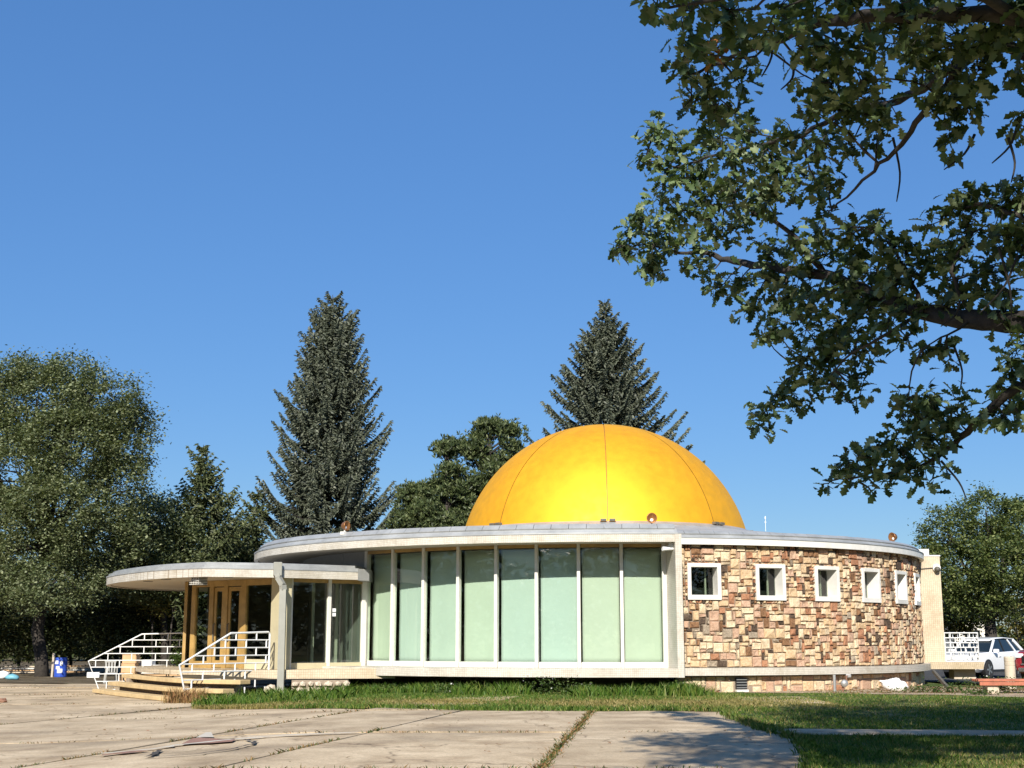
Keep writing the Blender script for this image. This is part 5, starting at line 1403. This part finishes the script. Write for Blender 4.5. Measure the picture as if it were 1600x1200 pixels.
pine('pine_tree', 'dark pine just left of the dome, tallest of the three pines', (*at(765, 1000, YP)[:2], 0), [blob(765, 668, YP, 24, 22), blob(735, 700, YP, 36, 30), blob(795, 690, YP, 22, 30), blob(765, 740, YP, 45, 40), blob(745, 790, YP, 50, 50), blob(800, 780, YP, 50, 50)], M['pine'], 31, 5600)
pine('pine_tree', 'middle pine with a shorter crown left of the tallest pine', (*at(697, 1000, YP - 1)[:2], 0), [blob(697, 708, YP - 1, 20, 20), blob(700, 745, YP - 1, 32, 30), blob(690, 790, YP - 1, 46, 45), blob(700, 830, YP - 1, 55, 40)], M['pine'], 32, 3900)
pine('pine_tree', 'lowest pine beside the tall blue spruce', (*at(645, 1000, YP)[:2], 0), [blob(640, 770, YP, 22, 25), blob(660, 790, YP, 26, 34), blob(640, 825, YP, 40, 40)], M['pine'], 33, 2900)

# right-hand trees --------------------------------------------------------
YR = 72
leafy_tree('deciduous_tree', 'round-crowned deciduous tree behind the white car at the right', 'tree', (*at(1548, 1035, YR)[:2], 0),
    [blob(1540, 810, YR, 55, 42), blob(1480, 840, YR, 42, 45), blob(1600, 830, YR, 55, 50), blob(1500, 890, YR - 1, 55, 45), blob(1570, 880, YR - 2, 60, 45), blob(1630, 890, YR, 50, 55), blob(1475, 920, YR, 35, 38), blob(1530, 940, YR - 1, 45, 28), blob(1600, 945, YR - 1, 40, 28)],
    52000, .15, M['elm_r'], M['bark_dark'], .34, tuple(at(1546, 965, YR)), 24, .48, per=95)
leafy_tree('yellow_green_bush', 'yellow-green bush just right of the tiled pier', 'bush', (*at(1492, 1030, 80)[:2], 0), [blob(1490, 950, 80, 36, 32), blob(1515, 965, 80, 30, 25), blob(1478, 975, 80, 22, 20)], 6000, .2, M['yellow_shrub'], M['bark_dark'], .1, tuple(at(1492, 1000, 80)), 25, .5)
leafy_tree('yellow_green_bush', 'sunlit yellow-green bush behind the roof of the white car at the right edge', 'bush', (*at(1590, 1030, 84)[:2], 0), [blob(1590, 960, 84, 40, 28), blob(1625, 965, 84, 40, 30)], 5000, .2, M['yellow_shrub'], M['bark_dark'], .1, tuple(at(1590, 1000, 84)), 26, .5)

# oak over the camera's right ----------------------------------------------
OAKB = (9.6, 12.6)
oak = empty('oak_tree', (OAKB[0], OAKB[1], 0)); tag(oak, 'large oak whose lobed-leaf branches hang into the upper right', 'tree')
def oak_limb(pts, r0, r1, nsides=8):
    P = [tuple(at(*p)) if len(p) == 3 and not isinstance(p, Vector) else tuple(p) for p in pts]
    C = catmull([Vector(p) for p in P], 4); n = len(C); ro = random.Random(int(P[-1][0] * 1000))
    C = [c + Vector((ro.uniform(-1, 1), ro.uniform(-1, 1), ro.uniform(-1, 1))) * (.02 if 0 < i < n - 1 else 0) for i, c in enumerate(C)]
    return C, [r0 + (r1 - r0) * (i / (n - 1)) ** .8 for i in range(n)]
tr = MB()
fork = Vector((9.3, 12.8, 3.6))
tr.tube([Vector((9.6, 12.6, -.2)), Vector((9.55, 12.6, .6)), Vector((9.45, 12.7, 2)), fork, Vector((9.3, 12.9, 6)), Vector((9.6, 13.0, 9))], [.48, .37, .33, .31, .22, .1], 12)
ENDS = []
def add_limb(pts, r0, r1):
    C, R = oak_limb(pts, r0, r1); tr.tube(C, R, 8); ENDS.extend(C[2:]); return C
F_ = lambda: None
def V3(u, v, Y): return at(u, v, Y)
LB = [
    ([fork, V3(1750, 520, 12.3), V3(1600, 503, 12.4), V3(1520, 500, 12.8), V3(1440, 485, 13.4), V3(1360, 460, 14.2), V3(1290, 432, 15), V3(1210, 418, 15.8), V3(1150, 410, 16.8), V3(1105, 397, 17.6), V3(1060, 395, 18.2), V3(1000, 378, 19)], .15, .012),
    ([fork, V3(1800, 300, 11), V3(1610, 95, 10.5), V3(1545, 72, 10.4), V3(1490, 118, 10.8), V3(1440, 180, 11.2), V3(1400, 235, 11.6), V3(1350, 280, 12), V3(1300, 328, 12.4)], .075, .008),
    ([fork, V3(1750, 560, 11.8), V3(1610, 598, 12.2), V3(1545, 640, 12.5), V3(1500, 685, 12.9), V3(1455, 720, 13.2), V3(1390, 742, 13.6), V3(1310, 748, 14)], .075, .008),
    ([V3(1360, 460, 14.2), V3(1320, 510, 14.6), V3(1270, 548, 15.4), V3(1230, 595, 16), V3(1190, 650, 16.6)], .045, .008),
    ([fork, V3(1850, 100, 10), V3(1600, 30, 9.8), V3(1420, 25, 9.8), V3(1300, 30, 10), V3(1240, 48, 10.4), V3(1200, 70, 10.8), V3(1150, 88, 11.2), V3(1075, 118, 11.8)], .10, .01),
    ([V3(1545, 72, 10.4), V3(1480, 110, 11), V3(1400, 160, 12), V3(1330, 172, 12.6), V3(1250, 210, 13.4), V3(1180, 230, 14.2), V3(1120, 240, 15), V3(1060, 260, 16), V3(1010, 250, 16.6)], .05, .008),
    ([V3(1600, 30, 9.8), V3(1450, -30, 9.2), V3(1250, -20, 8.8), V3(1120, 0, 8.7), V3(1030, 10, 8.6)], .05, .008),
    ([fork, V3(1700, 380, 12), V3(1590, 340, 12.2), V3(1530, 320, 12.6), V3(1480, 330, 13)], .06, .008),
    ([V3(1290, 432, 15), V3(1240, 370, 15.2), V3(1180, 330, 15.6), V3(1120, 320, 16), V3(1060, 330, 16.4)], .04, .008),
    ([V3(1440, 485, 13.4), V3(1420, 430, 13.6), V3(1390, 380, 13.8), V3(1350, 355, 14)], .03, .008),
    ([V3(1520, 500, 12.8), V3(1490, 440, 12.8), V3(1500, 390, 12.8), V3(1540, 350, 12.6)], .03, .008),
    ([V3(1440, 485, 13.4), V3(1370, 530, 13.6), V3(1320, 560, 14), V3(1290, 600, 14.4)], .025, .006),
    ([V3(1520, 500, 12.8), V3(1470, 530, 12.6), V3(1440, 545, 12.6)], .015, .005),
]
for pts, r0, r1 in LB: add_limb(pts, r0, r1)
for (u, v, du, dv, Y) in ((1395, 215, 6, 100, 11.6), (1523, 210, -48, 55, 11), (1590, 195, -40, 60, 10.8), (1575, 215, 5, 70, 10.6), (1205, 50, -15, 70, 10.6), (1490, 540, 10, 70, 12.8), (1500, 470, -30, 40, 12.6), (1590, 400, -60, 90, 12), (1560, 385, 20, 120, 12), (1470, 720, 40, 60, 13), (1340, 752, 20, 20, 13.8), (1240, 100, -20, 40, 10.6)):
    a = V3(u, v, Y); b = V3(u + du * .5 + 8, v + dv * .55, Y); c = V3(u + du, v + dv, Y); tr.tube(catmull([a, b, c], 4), [.014, .013, .012, .011, .01, .009, .008, .007, .005], 5)
BL = [  # u, v, radius, depth : leaf masses hanging on the limbs
 (1030,12,30,8.6),(1080,18,40,8.9),(1140,15,50,9.2),(1210,20,45,9.4),(1270,15,45,9.6),(1340,15,50,9.6),(1410,20,50,9.8),(1480,20,45,9.8),(1545,25,45,9.9),(1600,15,40,9.8),
 (1075,75,32,10.6),(1120,75,40,10.8),(1165,50,40,10.4),(1075,118,30,11.4),(1110,130,34,11.6),(1150,120,34,11.4),(1080,155,26,12),(1120,165,28,12),(1265,70,36,10.2),(1310,70,40,10.4),(1360,60,40,10.4),(1300,115,38,10.8),(1345,125,34,10.8),(1270,125,32,11),(1440,65,42,10.4),(1490,65,42,10.2),(1545,75,36,10.2),(1585,55,38,10),
 (1265,170,36,11.8),(1310,175,38,11.8),(1355,180,32,11.8),(1390,160,28,11.6),(1240,215,34,12.8),(1285,220,30,12.6),(1330,225,26,12.4),(1370,215,22,12),(1440,105,30,10.8),(1480,115,34,10.6),(1530,110,30,10.4),(1475,170,34,11),(1510,165,32,10.8),(1490,205,24,11),(1530,135,24,10.8),(1590,120,26,10.4),(1592,190,24,10.8),
 (1115,185,26,12.6),(1150,175,24,12.4),(1170,205,30,13.4),(1130,215,30,14),(1190,245,34,14),(1150,255,36,14.4),(1020,200,28,16.4),(1050,225,24,16),(1010,240,22,16.6),(1045,258,32,16),(1090,255,34,15.6),(1075,290,34,15.8),(1035,295,26,16.2),(1110,300,36,15.6),(1060,325,26,16.2),(1150,300,38,15),(1190,300,38,15),(1230,290,34,14.6),(1220,255,30,14),(1265,275,28,13.6),(1285,300,22,13.4),(1110,340,30,15.8),(1150,345,26,15.6),(1170,330,26,15.6),(1130,370,18,15.8),(1300,290,22,12.8),(1290,330,20,12.8),
 (985,345,24,18.6),(1015,340,30,18.4),(1045,355,26,18.2),(985,385,28,18.8),(1020,380,32,18.4),(965,395,16,19),(1050,385,20,18.2),(1020,425,22,18.4),(1010,410,24,18.4),(1090,375,22,17.4),(1090,405,22,17.4),(1100,430,16,17.2),(1075,420,14,17.6),
 (1290,360,26,14.4),(1330,365,32,14.2),(1370,355,26,14),(1390,385,30,13.8),(1340,400,38,14.4),(1290,400,34,15),(1240,385,30,15.4),(1200,400,30,15.8),(1250,425,36,15.2),(1200,440,34,15.8),(1150,445,28,16.4),(1125,450,20,16.6),(1180,480,32,16),(1225,480,36,15.6),(1270,470,38,15),(1320,450,40,14.4),(1370,425,38,14),(1420,400,34,13.6),(1400,450,36,13.6),(1360,480,36,14),(1310,500,36,14.4),(1260,515,32,15.2),(1215,520,26,15.6),(1200,530,20,15.8),(1390,500,30,13.6),(1430,480,28,13.4),(1420,525,24,13.2),(1340,520,28,14),(1290,545,28,14.6),(1250,560,22,15.4),
 (1530,305,24,12.8),(1500,320,26,12.8),(1560,325,34,12.4),(1595,310,30,12.2),(1470,345,24,13),(1510,360,34,12.8),(1555,370,36,12.4),(1595,360,34,12.2),(1460,385,32,13.2),(1500,400,32,12.8),(1545,415,34,12.6),(1590,410,32,12.2),(1440,430,32,13.4),(1480,440,30,13),(1530,455,30,12.6),(1575,455,28,12.4),(1570,500,18,12.3),(1480,480,28,13),(1440,555,16,12.8),(1470,540,22,12.7),(1485,560,14,12.7),
 (1230,600,26,16),(1270,580,26,15.4),(1300,560,30,14.6),(1210,625,26,16.2),(1185,650,22,16.6),(1200,675,16,16.4),(1240,635,18,16),(1265,610,22,15.4),(1340,555,28,14),(1300,600,22,14.4),(1330,590,24,14.2),(1345,610,18,14.2),(1330,630,12,14.2),(1370,535,20,13.8),
 (1590,545,28,12.3),(1580,580,24,12.3),(1600,570,24,12.2),(1560,600,22,12.4),(1590,620,30,12.3),(1555,635,24,12.5),(1570,650,20,12.4),(1420,625,22,13),(1450,620,26,13),(1440,655,30,13),(1410,650,20,13.2),(1480,640,24,12.8),(1500,625,18,12.8),(1475,670,26,12.9),(1425,680,24,13.2),(1450,700,20,13),(1400,685,16,13.4),(1500,660,20,12.8),(1530,650,20,12.6),
 (1360,705,24,13.6),(1385,715,28,13.4),(1420,720,26,13.2),(1340,725,22,13.8),(1395,745,24,13.4),(1430,745,22,13.2),(1360,745,20,13.6),(1310,740,20,14),(1295,755,14,14.2),(1325,715,12,13.9),(1470,730,14,13),(1600,660,12,12.3),(1450,755,12,13.1)]
# lobed leaf outline (x along the leaf, y across), folded a little on the midrib
half = [(0.0, 0.0), (.10, .04), (.20, .13), (.27, .07), (.38, .22), (.47, .11), (.60, .30), (.70, .17), (.82, .24), (.90, .11), (1.0, .0)]
LV = [(x, 0.0, 0.0) for x, y in half] + [(x, y, -.06 * y) for x, y in half[1:-1]] + [(x, -y, -.06 * y) for x, y in half[1:-1]]
LV = np.array(LV); LV[:, 2] += -.18 * (LV[:, 0] - .3) ** 2 + .35 * np.abs(LV[:, 1])
nh = len(half); LF = []
for s, o_ in ((0, nh), (1, nh + nh - 2)):
    for i in range(nh - 1):
        a = i; b = i + 1; pa = o_ + i - 1; pb = o_ + i
        tri = []
        if i == 0: tri = [(0, 1, pb)]
        elif i == nh - 2: tri = [(a, b, pa)]
        else: tri = [(a, b, pb), (a, pb, pa)]
        LF += [t if s == 0 else t[::-1] for t in tri]
LF = np.array(LF)
rngo = np.random.default_rng(99)
EP = np.array([tuple(c) for c in ENDS])
leafP = []; leafY = []
twig = MB()
for (u, v, r, Y) in BL:
    c = np.array(at(u, v, Y)); R = r * Y / 2080
    j = np.argmin(((EP - c) ** 2).sum(1)); a = EP[j]
    pth = limb_path(a, c, rngo, .1, 5)
    twig.tube(pth, [.012, .010, .009, .007, .005], 5, False)
    n = int(r * r * .037 * (Y / 12) ** 1.55) + 4
    tips = []
    for _ in range(max(2, n // 8)):
        d = rngo.normal(size=3); d /= np.linalg.norm(d); t_ = c + d * R * rngo.uniform(.6, 1.12) * np.array([1, 1.3, 1]); tips.append(t_); twig.tube([tuple(c), tuple((c + t_) / 2 + rngo.normal(size=3) * .03), tuple(t_)], [.006, .005, .003], 4, False)
    tips = np.array(tips)
    k = rngo.integers(0, len(tips), n); t_ = rngo.random(n) ** .5
    P = c + (tips[k] - c) * t_[:, None] + rngo.normal(size=(n, 3)) * .055
    leafP.append(P)
inframe = np.concatenate(leafP)
# rest of the crown, out of the picture, which casts the dappled shade
m_ = 21000; cl = []
while sum(len(c) for c in cl) < m_:
    d = rngo.normal(size=3); d /= np.linalg.norm(d); c = np.array([10.2, 9.2, 10.2]) + d * np.array([7.7, 9.0, 4.0]) * rngo.uniform(.45, 1) ** .6
    uu, vv = pix(c)
    if c[1] * math.cos(PITCH) + (c[2] - EYE) * math.sin(PITCH) > .5 and uu < 1690 and vv > -130: continue
    if c[2] < 3.4: continue
    cl.append(c + rngo.normal(size=(26, 3)) * .34)
    j = np.array([9.4, 12.9, min(max(c[2] - 1.5, 4), 8.5)]); twig.tube(limb_path(j, c, rngo, .08, 4), [.06, .04, .025, .01], 4, False)
for cnt_, lo_, hi_ in ((150, (.2, 2.5, 8.3), (3.4, 8.6, 9.8)), (230, (3.2, 8.0, 9.2), (11.5, 15.0, 11.8))):
    k_ = 0
    while k_ < cnt_:
        c = rngo.uniform(lo_, hi_); uu, vv = pix(c); k_ += 1
        if c[1] * math.cos(PITCH) + (c[2] - EYE) * math.sin(PITCH) > .5 and uu < 1690 and vv > -100: continue
        cl.append(c + rngo.normal(size=(26, 3)) * .3)
        if k_ % 2: twig.tube(limb_path((9.4, 12.9, 7.5), c, rngo, .06, 5), [.05, .035, .025, .015, .008], 4, False)
outP = np.concatenate(cl)
def oak_leaves(P, size, name, parent, mat):
    n = len(P); nrm = rngo.normal(size=(n, 3)); nrm[:, 2] += 1.1; nrm /= np.linalg.norm(nrm, axis=1)[:, None]
    t_ = rngo.normal(size=(n, 3)); t_[:, 2] -= .5; t_ -= (t_ * nrm).sum(1)[:, None] * nrm; t_ /= np.linalg.norm(t_, axis=1)[:, None]
    w = np.cross(nrm, t_); s = (size * rngo.uniform(.7, 1.25, n))[:, None, None]
    Vv = P[:, None, :] + s * (LV[None, :, 0, None] * t_[:, None, :] + LV[None, :, 1, None] * w[:, None, :] + LV[None, :, 2, None] * nrm[:, None, :])
    return Vv, nrm
tr.build('trunk', M['bark_dark'], oak, smooth=True, fixn=False)
twig.build('twigs', M['bark_dark'], oak, smooth=True, fixn=False)
Vv, _ = oak_leaves(inframe, .155, 'x', oak, None)
depth = inframe[:, 1]; order = np.argsort(depth); near = order[:300]; rest = order[300:]
brown = np.zeros(len(inframe), bool)
uu, vv = pix(inframe)
brown |= (np.hypot((uu - 1120) / 18, (vv - 75) / 32) < 1) & (rngo.random(len(uu)) < .55)
crown = np_mesh('crown', Vv[rest][~brown[rest]].reshape(-1, 3), (np.arange((~brown[rest]).sum())[:, None, None] * len(LV) + LF[None]).reshape(-1, 3), M['oak'], oak); crown['kind'] = 'stuff'
if brown[rest].any():
    bl_ = np_mesh('dead_leaves', Vv[rest][brown[rest]].reshape(-1, 3), (np.arange(brown[rest].sum())[:, None, None] * len(LV) + LF[None]).reshape(-1, 3), M['oak_brown'], oak); bl_['kind'] = 'stuff'; bl_['label'] = 'dead brown oak leaves'
for i in near: np_mesh('leaf', Vv[i], LF, M['oak'], oak)
Vo, _ = oak_leaves(outP, .2, 'x', oak, None)
o = np_mesh('outer_crown', Vo.reshape(-1, 3), (np.arange(len(Vo))[:, None, None] * len(LV) + LF[None]).reshape(-1, 3), M['oak'], oak); o['kind'] = 'stuff'

# ---------------------------------------------------------------- grass and weeds
def in_poly_np(x, y, poly):
    r = np.zeros(len(x), bool); j = len(poly) - 1
    for i in range(len(poly)):
        xi, yi = poly[i]; xj, yj = poly[j]
        c = ((yi > y) != (yj > y)) & (x < (xj - xi) * (y - yi) / (yj - yi + 1e-12) + xi); r ^= c; j = i
    return r
rg = np.random.default_rng(123)
def vnoise(x, y, s, seed):
    g = np.random.default_rng(seed).random((64, 64)); X = x / s; Y = y / s; i = np.floor(X).astype(int); j = np.floor(Y).astype(int); fx = X - i; fy = Y - j
    fx = fx * fx * (3 - 2 * fx); fy = fy * fy * (3 - 2 * fy); G = lambda a, b: g[a % 64, b % 64]
    return G(i, j) * (1 - fx) * (1 - fy) + G(i + 1, j) * fx * (1 - fy) + G(i, j + 1) * (1 - fx) * fy + G(i + 1, j + 1) * fx * fy
def blades(x, y, z, h, w, lean=.45):
    n = len(x); a = rg.uniform(0, 6.283, n); L = rg.normal(size=(n, 2)) * lean * h[:, None]
    P = np.stack([x, y, z], 1); s = np.stack([np.cos(a), np.sin(a), np.zeros(n)], 1) * w[:, None] * .5
    mid = P + np.stack([L[:, 0] * .3, L[:, 1] * .3, h * .6], 1); tip = P + np.stack([L[:, 0], L[:, 1], h], 1)
    V = np.stack([P - s, P + s, mid + s * .8, tip, mid - s * .8], 1).reshape(-1, 3)
    F = np.arange(5 * n).reshape(-1, 5); return V, F
def scatter(n, x0, x1, y0, y1):
    x = rg.uniform(x0, x1, n); y = rg.uniform(y0, y1, n); k = in_poly_np(x, y, LAWN) & ~in_poly_np(x, y, PATH) & (np.hypot(x - CX, y - CY) > 11.2) & ~(in_poly_np(x, y, DIRT) & (rg.random(n) < .9))
    return x[k], y[k]
GX = []; 
for n, box, hs, wsc in ((70000, (2.8, 9.5, 14.5, 24), .062, .009), (75000, (4.2, 16.5, 22, 42.5), .048, .017), (95000, (-9, 6, 30.8, 42), .06, .017)):
    x, y = scatter(n, *box); nz_ = vnoise(x, y, 1.6, 4) * .6 + vnoise(x, y, .5, 5) * .4
    k = rg.random(len(x)) < (.35 + .9 * nz_); x, y, nz_ = x[k], y[k], nz_[k]
    h = hs * (.5 + 1.1 * nz_) * rg.uniform(.6, 1.4, len(x)); w = wsc * rg.uniform(.6, 1.3, len(x)); GX.append((x, y, h, w))
x = np.concatenate([g[0] for g in GX]); y = np.concatenate([g[1] for g in GX]); h = np.concatenate([g[2] for g in GX]); w = np.concatenate([g[3] for g in GX])
ne = 9000; ie = rg.integers(1, len(LAWN) // 2 + 40, ne) % len(LAWN); pa = np.array(LAWN)[ie]; pb = np.array(LAWN)[(ie + 1) % len(LAWN)]; te = rg.random(ne)[:, None]; pe = pa + (pb - pa) * te
ke = (np.linalg.norm(pb - pa, axis=1) < 1.2) & (pe[:, 1] < 37); pe = pe[ke] + rg.normal(size=(ke.sum(), 2)) * .07
x = np.concatenate([x, pe[:, 0]]); y = np.concatenate([y, pe[:, 1]]); h = np.concatenate([h, rg.uniform(.04, .14, len(pe))]); w = np.concatenate([w, np.full(len(pe), .014)])
strip = np.exp(-((y - 34.6 + .1 * x) / 1.6) ** 2) * (x < 8) * 1.35 + .30 * (x > 4) + (y < 20) * .2
dry = rg.random(len(x)) < (strip * vnoise(x, y, 2.2, 8) * 1.25 + .16 * vnoise(x, y, 4, 9))
for msk, mt, nm, lab in ((~dry, 'grass', 'green_grass', 'green lawn grass in front of the round building'), (dry, 'grass_dry', 'dry_grass', 'straw-coloured dry grass patches in the lawn')):
    V, F = blades(x[msk], y[msk], gz_np(x[msk]) + .03, h[msk], w[msk]); kind(np_mesh(nm, V, F, M[mt]), 'stuff', lab, 'grass')
# long uncut grass along the building
n = 17000; th = rg.uniform(-52, 8, n); rr = rg.uniform(11.9, 15.4, n); x = CX + rr * np.sin(np.radians(th)); y = CY - rr * np.cos(np.radians(th)); k = in_poly_np(x, y, LAWN) & (vnoise(x, y, 1.1, 14) > .25 + .14 * (rr - 12.5)); x, y = x[k], y[k]
x2 = rg.uniform(-8.6, -4.5, 5000); y2 = rg.uniform(36.8, 41.6, 5000); k = rg.random(5000) < .8; x = np.concatenate([x, x2[k]]); y = np.concatenate([y, y2[k]])
h = .27 * (.4 + vnoise(x, y, .7, 15)) * rg.uniform(.5, 1.3, len(x))
V, F = blades(x, y, gz_np(x) + .03, h, np.full(len(x), .022), .4); kind(np_mesh('tall_grass', V, F, M['grass']), 'stuff', 'tall uncut grass along the shaded foot of the glass wall', 'grass')
# broad-leaved weeds and pale flower heads by the wall
WP = []; FPt = []
for (cx_, cy_, s_, hh) in ((1.1, 39.5, .7, .55), (2.0, 39.7, .5, .35), (5.0, 39.9, .5, .42), (-3.6, 40.5, .6, .3), (12.2, 41.3, .9, .22), (13.2, 41.2, .7, .25), (14.2, 40.7, .7, .22), (-2.0, 40.2, .5, .32), (16.2, 46.5, 1.4, .35), (17.2, 45.6, 1.2, .3), (15.9, 40.2, .5, .25), (13.4, 39.6, .5, .15)):
    n = int(420 * s_); p = np.stack([cx_ + rg.normal(size=n) * s_ * .5, cy_ + rg.normal(size=n) * .22, .05 + np.abs(rg.beta(1.2, 1.6, n)) * hh], 1); WP.append(p)
    if hh > .3: q_ = p[rg.random(n) < .05]; q_[:, 2] += .08; FPt.append(q_)
V, F = leaf_quads(np.concatenate(WP), .085, rg, .5, .45); kind(np_mesh('broadleaf_weeds', V, F, M['weed']), 'stuff', 'clumps of broad-leaved weeds along the building', 'weeds')
V, F = leaf_quads(np.concatenate(FPt), .05, rg, .8, .9); kind(np_mesh('weed_flowers', V, F, M['flower']), 'stuff', 'small pale weed flowers in front of the glass wall', 'flowers')
# weeds growing in the driveway joints
JX = []; JY = []
for (a, b) in joint_lines:
    a = np.array(a); b = np.array(b); L = np.linalg.norm(b - a); wt = vnoise(np.array([a[0] + b[0]]), np.array([a[1] + b[1]]), 3, 21)[0]
    n = int(L * 46 * (.5 + wt)); t_ = rg.random(n); p = a + (b - a) * t_[:, None]; kk = vnoise(p[:, 0], p[:, 1], .6, 22) > .42
    p = p[kk] + rg.normal(size=(kk.sum(), 2)) * .03; JX.append(p[:, 0]); JY.append(p[:, 1])
# a heavy weed line in the central joint
t_ = rg.random(1500); x_ = .27 + .105 * 14.4 * t_; JX.append(x_ + rg.normal(size=1500) * .06); JY.append(16.6 + 14.4 * t_)
x = np.concatenate(JX); y = np.concatenate(JY); h = rg.uniform(.02, .085, len(x)); dry = rg.random(len(x)) < .55
for msk, mt, nm, lab in ((~dry, 'weed', 'joint_weeds', 'green weeds growing in the driveway joints'), (dry, 'straw', 'dry_joint_weeds', 'dry brown weeds in the driveway joints')):
    V, F = blades(x[msk], y[msk], gz_np(x[msk]) + .0, h[msk], np.full(msk.sum(), .016), .7); kind(np_mesh(nm, V, F, M[mt]), 'stuff', lab, 'weeds')
# dry red-brown stalks by the near end of the steps
n = 900; t_ = rg.random(n); x = -9.75 + 1.0 * t_ + rg.normal(size=n) * .12; y = 39.4 - .3 * t_ + rg.normal(size=n) * .2; V, F = blades(x, y, gz_np(x), rg.uniform(.1, .55, n), np.full(n, .014), .25); kind(np_mesh('dry_stalks', V, F, M['straw']), 'stuff', 'dry reddish stalks at the near corner of the steps', 'weeds')
# twigs, leaves and crumbs lying about
n = 2600; x = rg.uniform(-26, 5, n); y = rg.uniform(15, 56, n); k = (vnoise(x, y, 2.5, 31) > .5); x, y = x[k], y[k]; P = np.stack([x, y, gz_np(x) + .05], 1); V, F = leaf_quads(P, .06, rg, 3.0, .6); kind(np_mesh('fallen_leaves', V, F, M['straw']), 'stuff', 'scattered dry leaves on the concrete driveway', 'leaves')
n = 1500; x = rg.uniform(9, 19, n); y = rg.uniform(40.2, 46, n); k = in_poly_np(x, y, DIRT); x, y = x[k], y[k]; P = np.stack([x, y, np.full(len(x), .075)], 1); V, F = leaf_quads(P, .12, rg, 2.0, .25); kind(np_mesh('dirt_debris', V, F, M['straw']), 'stuff', 'twigs and debris on the bare dirt by the stone plinth', 'debris')
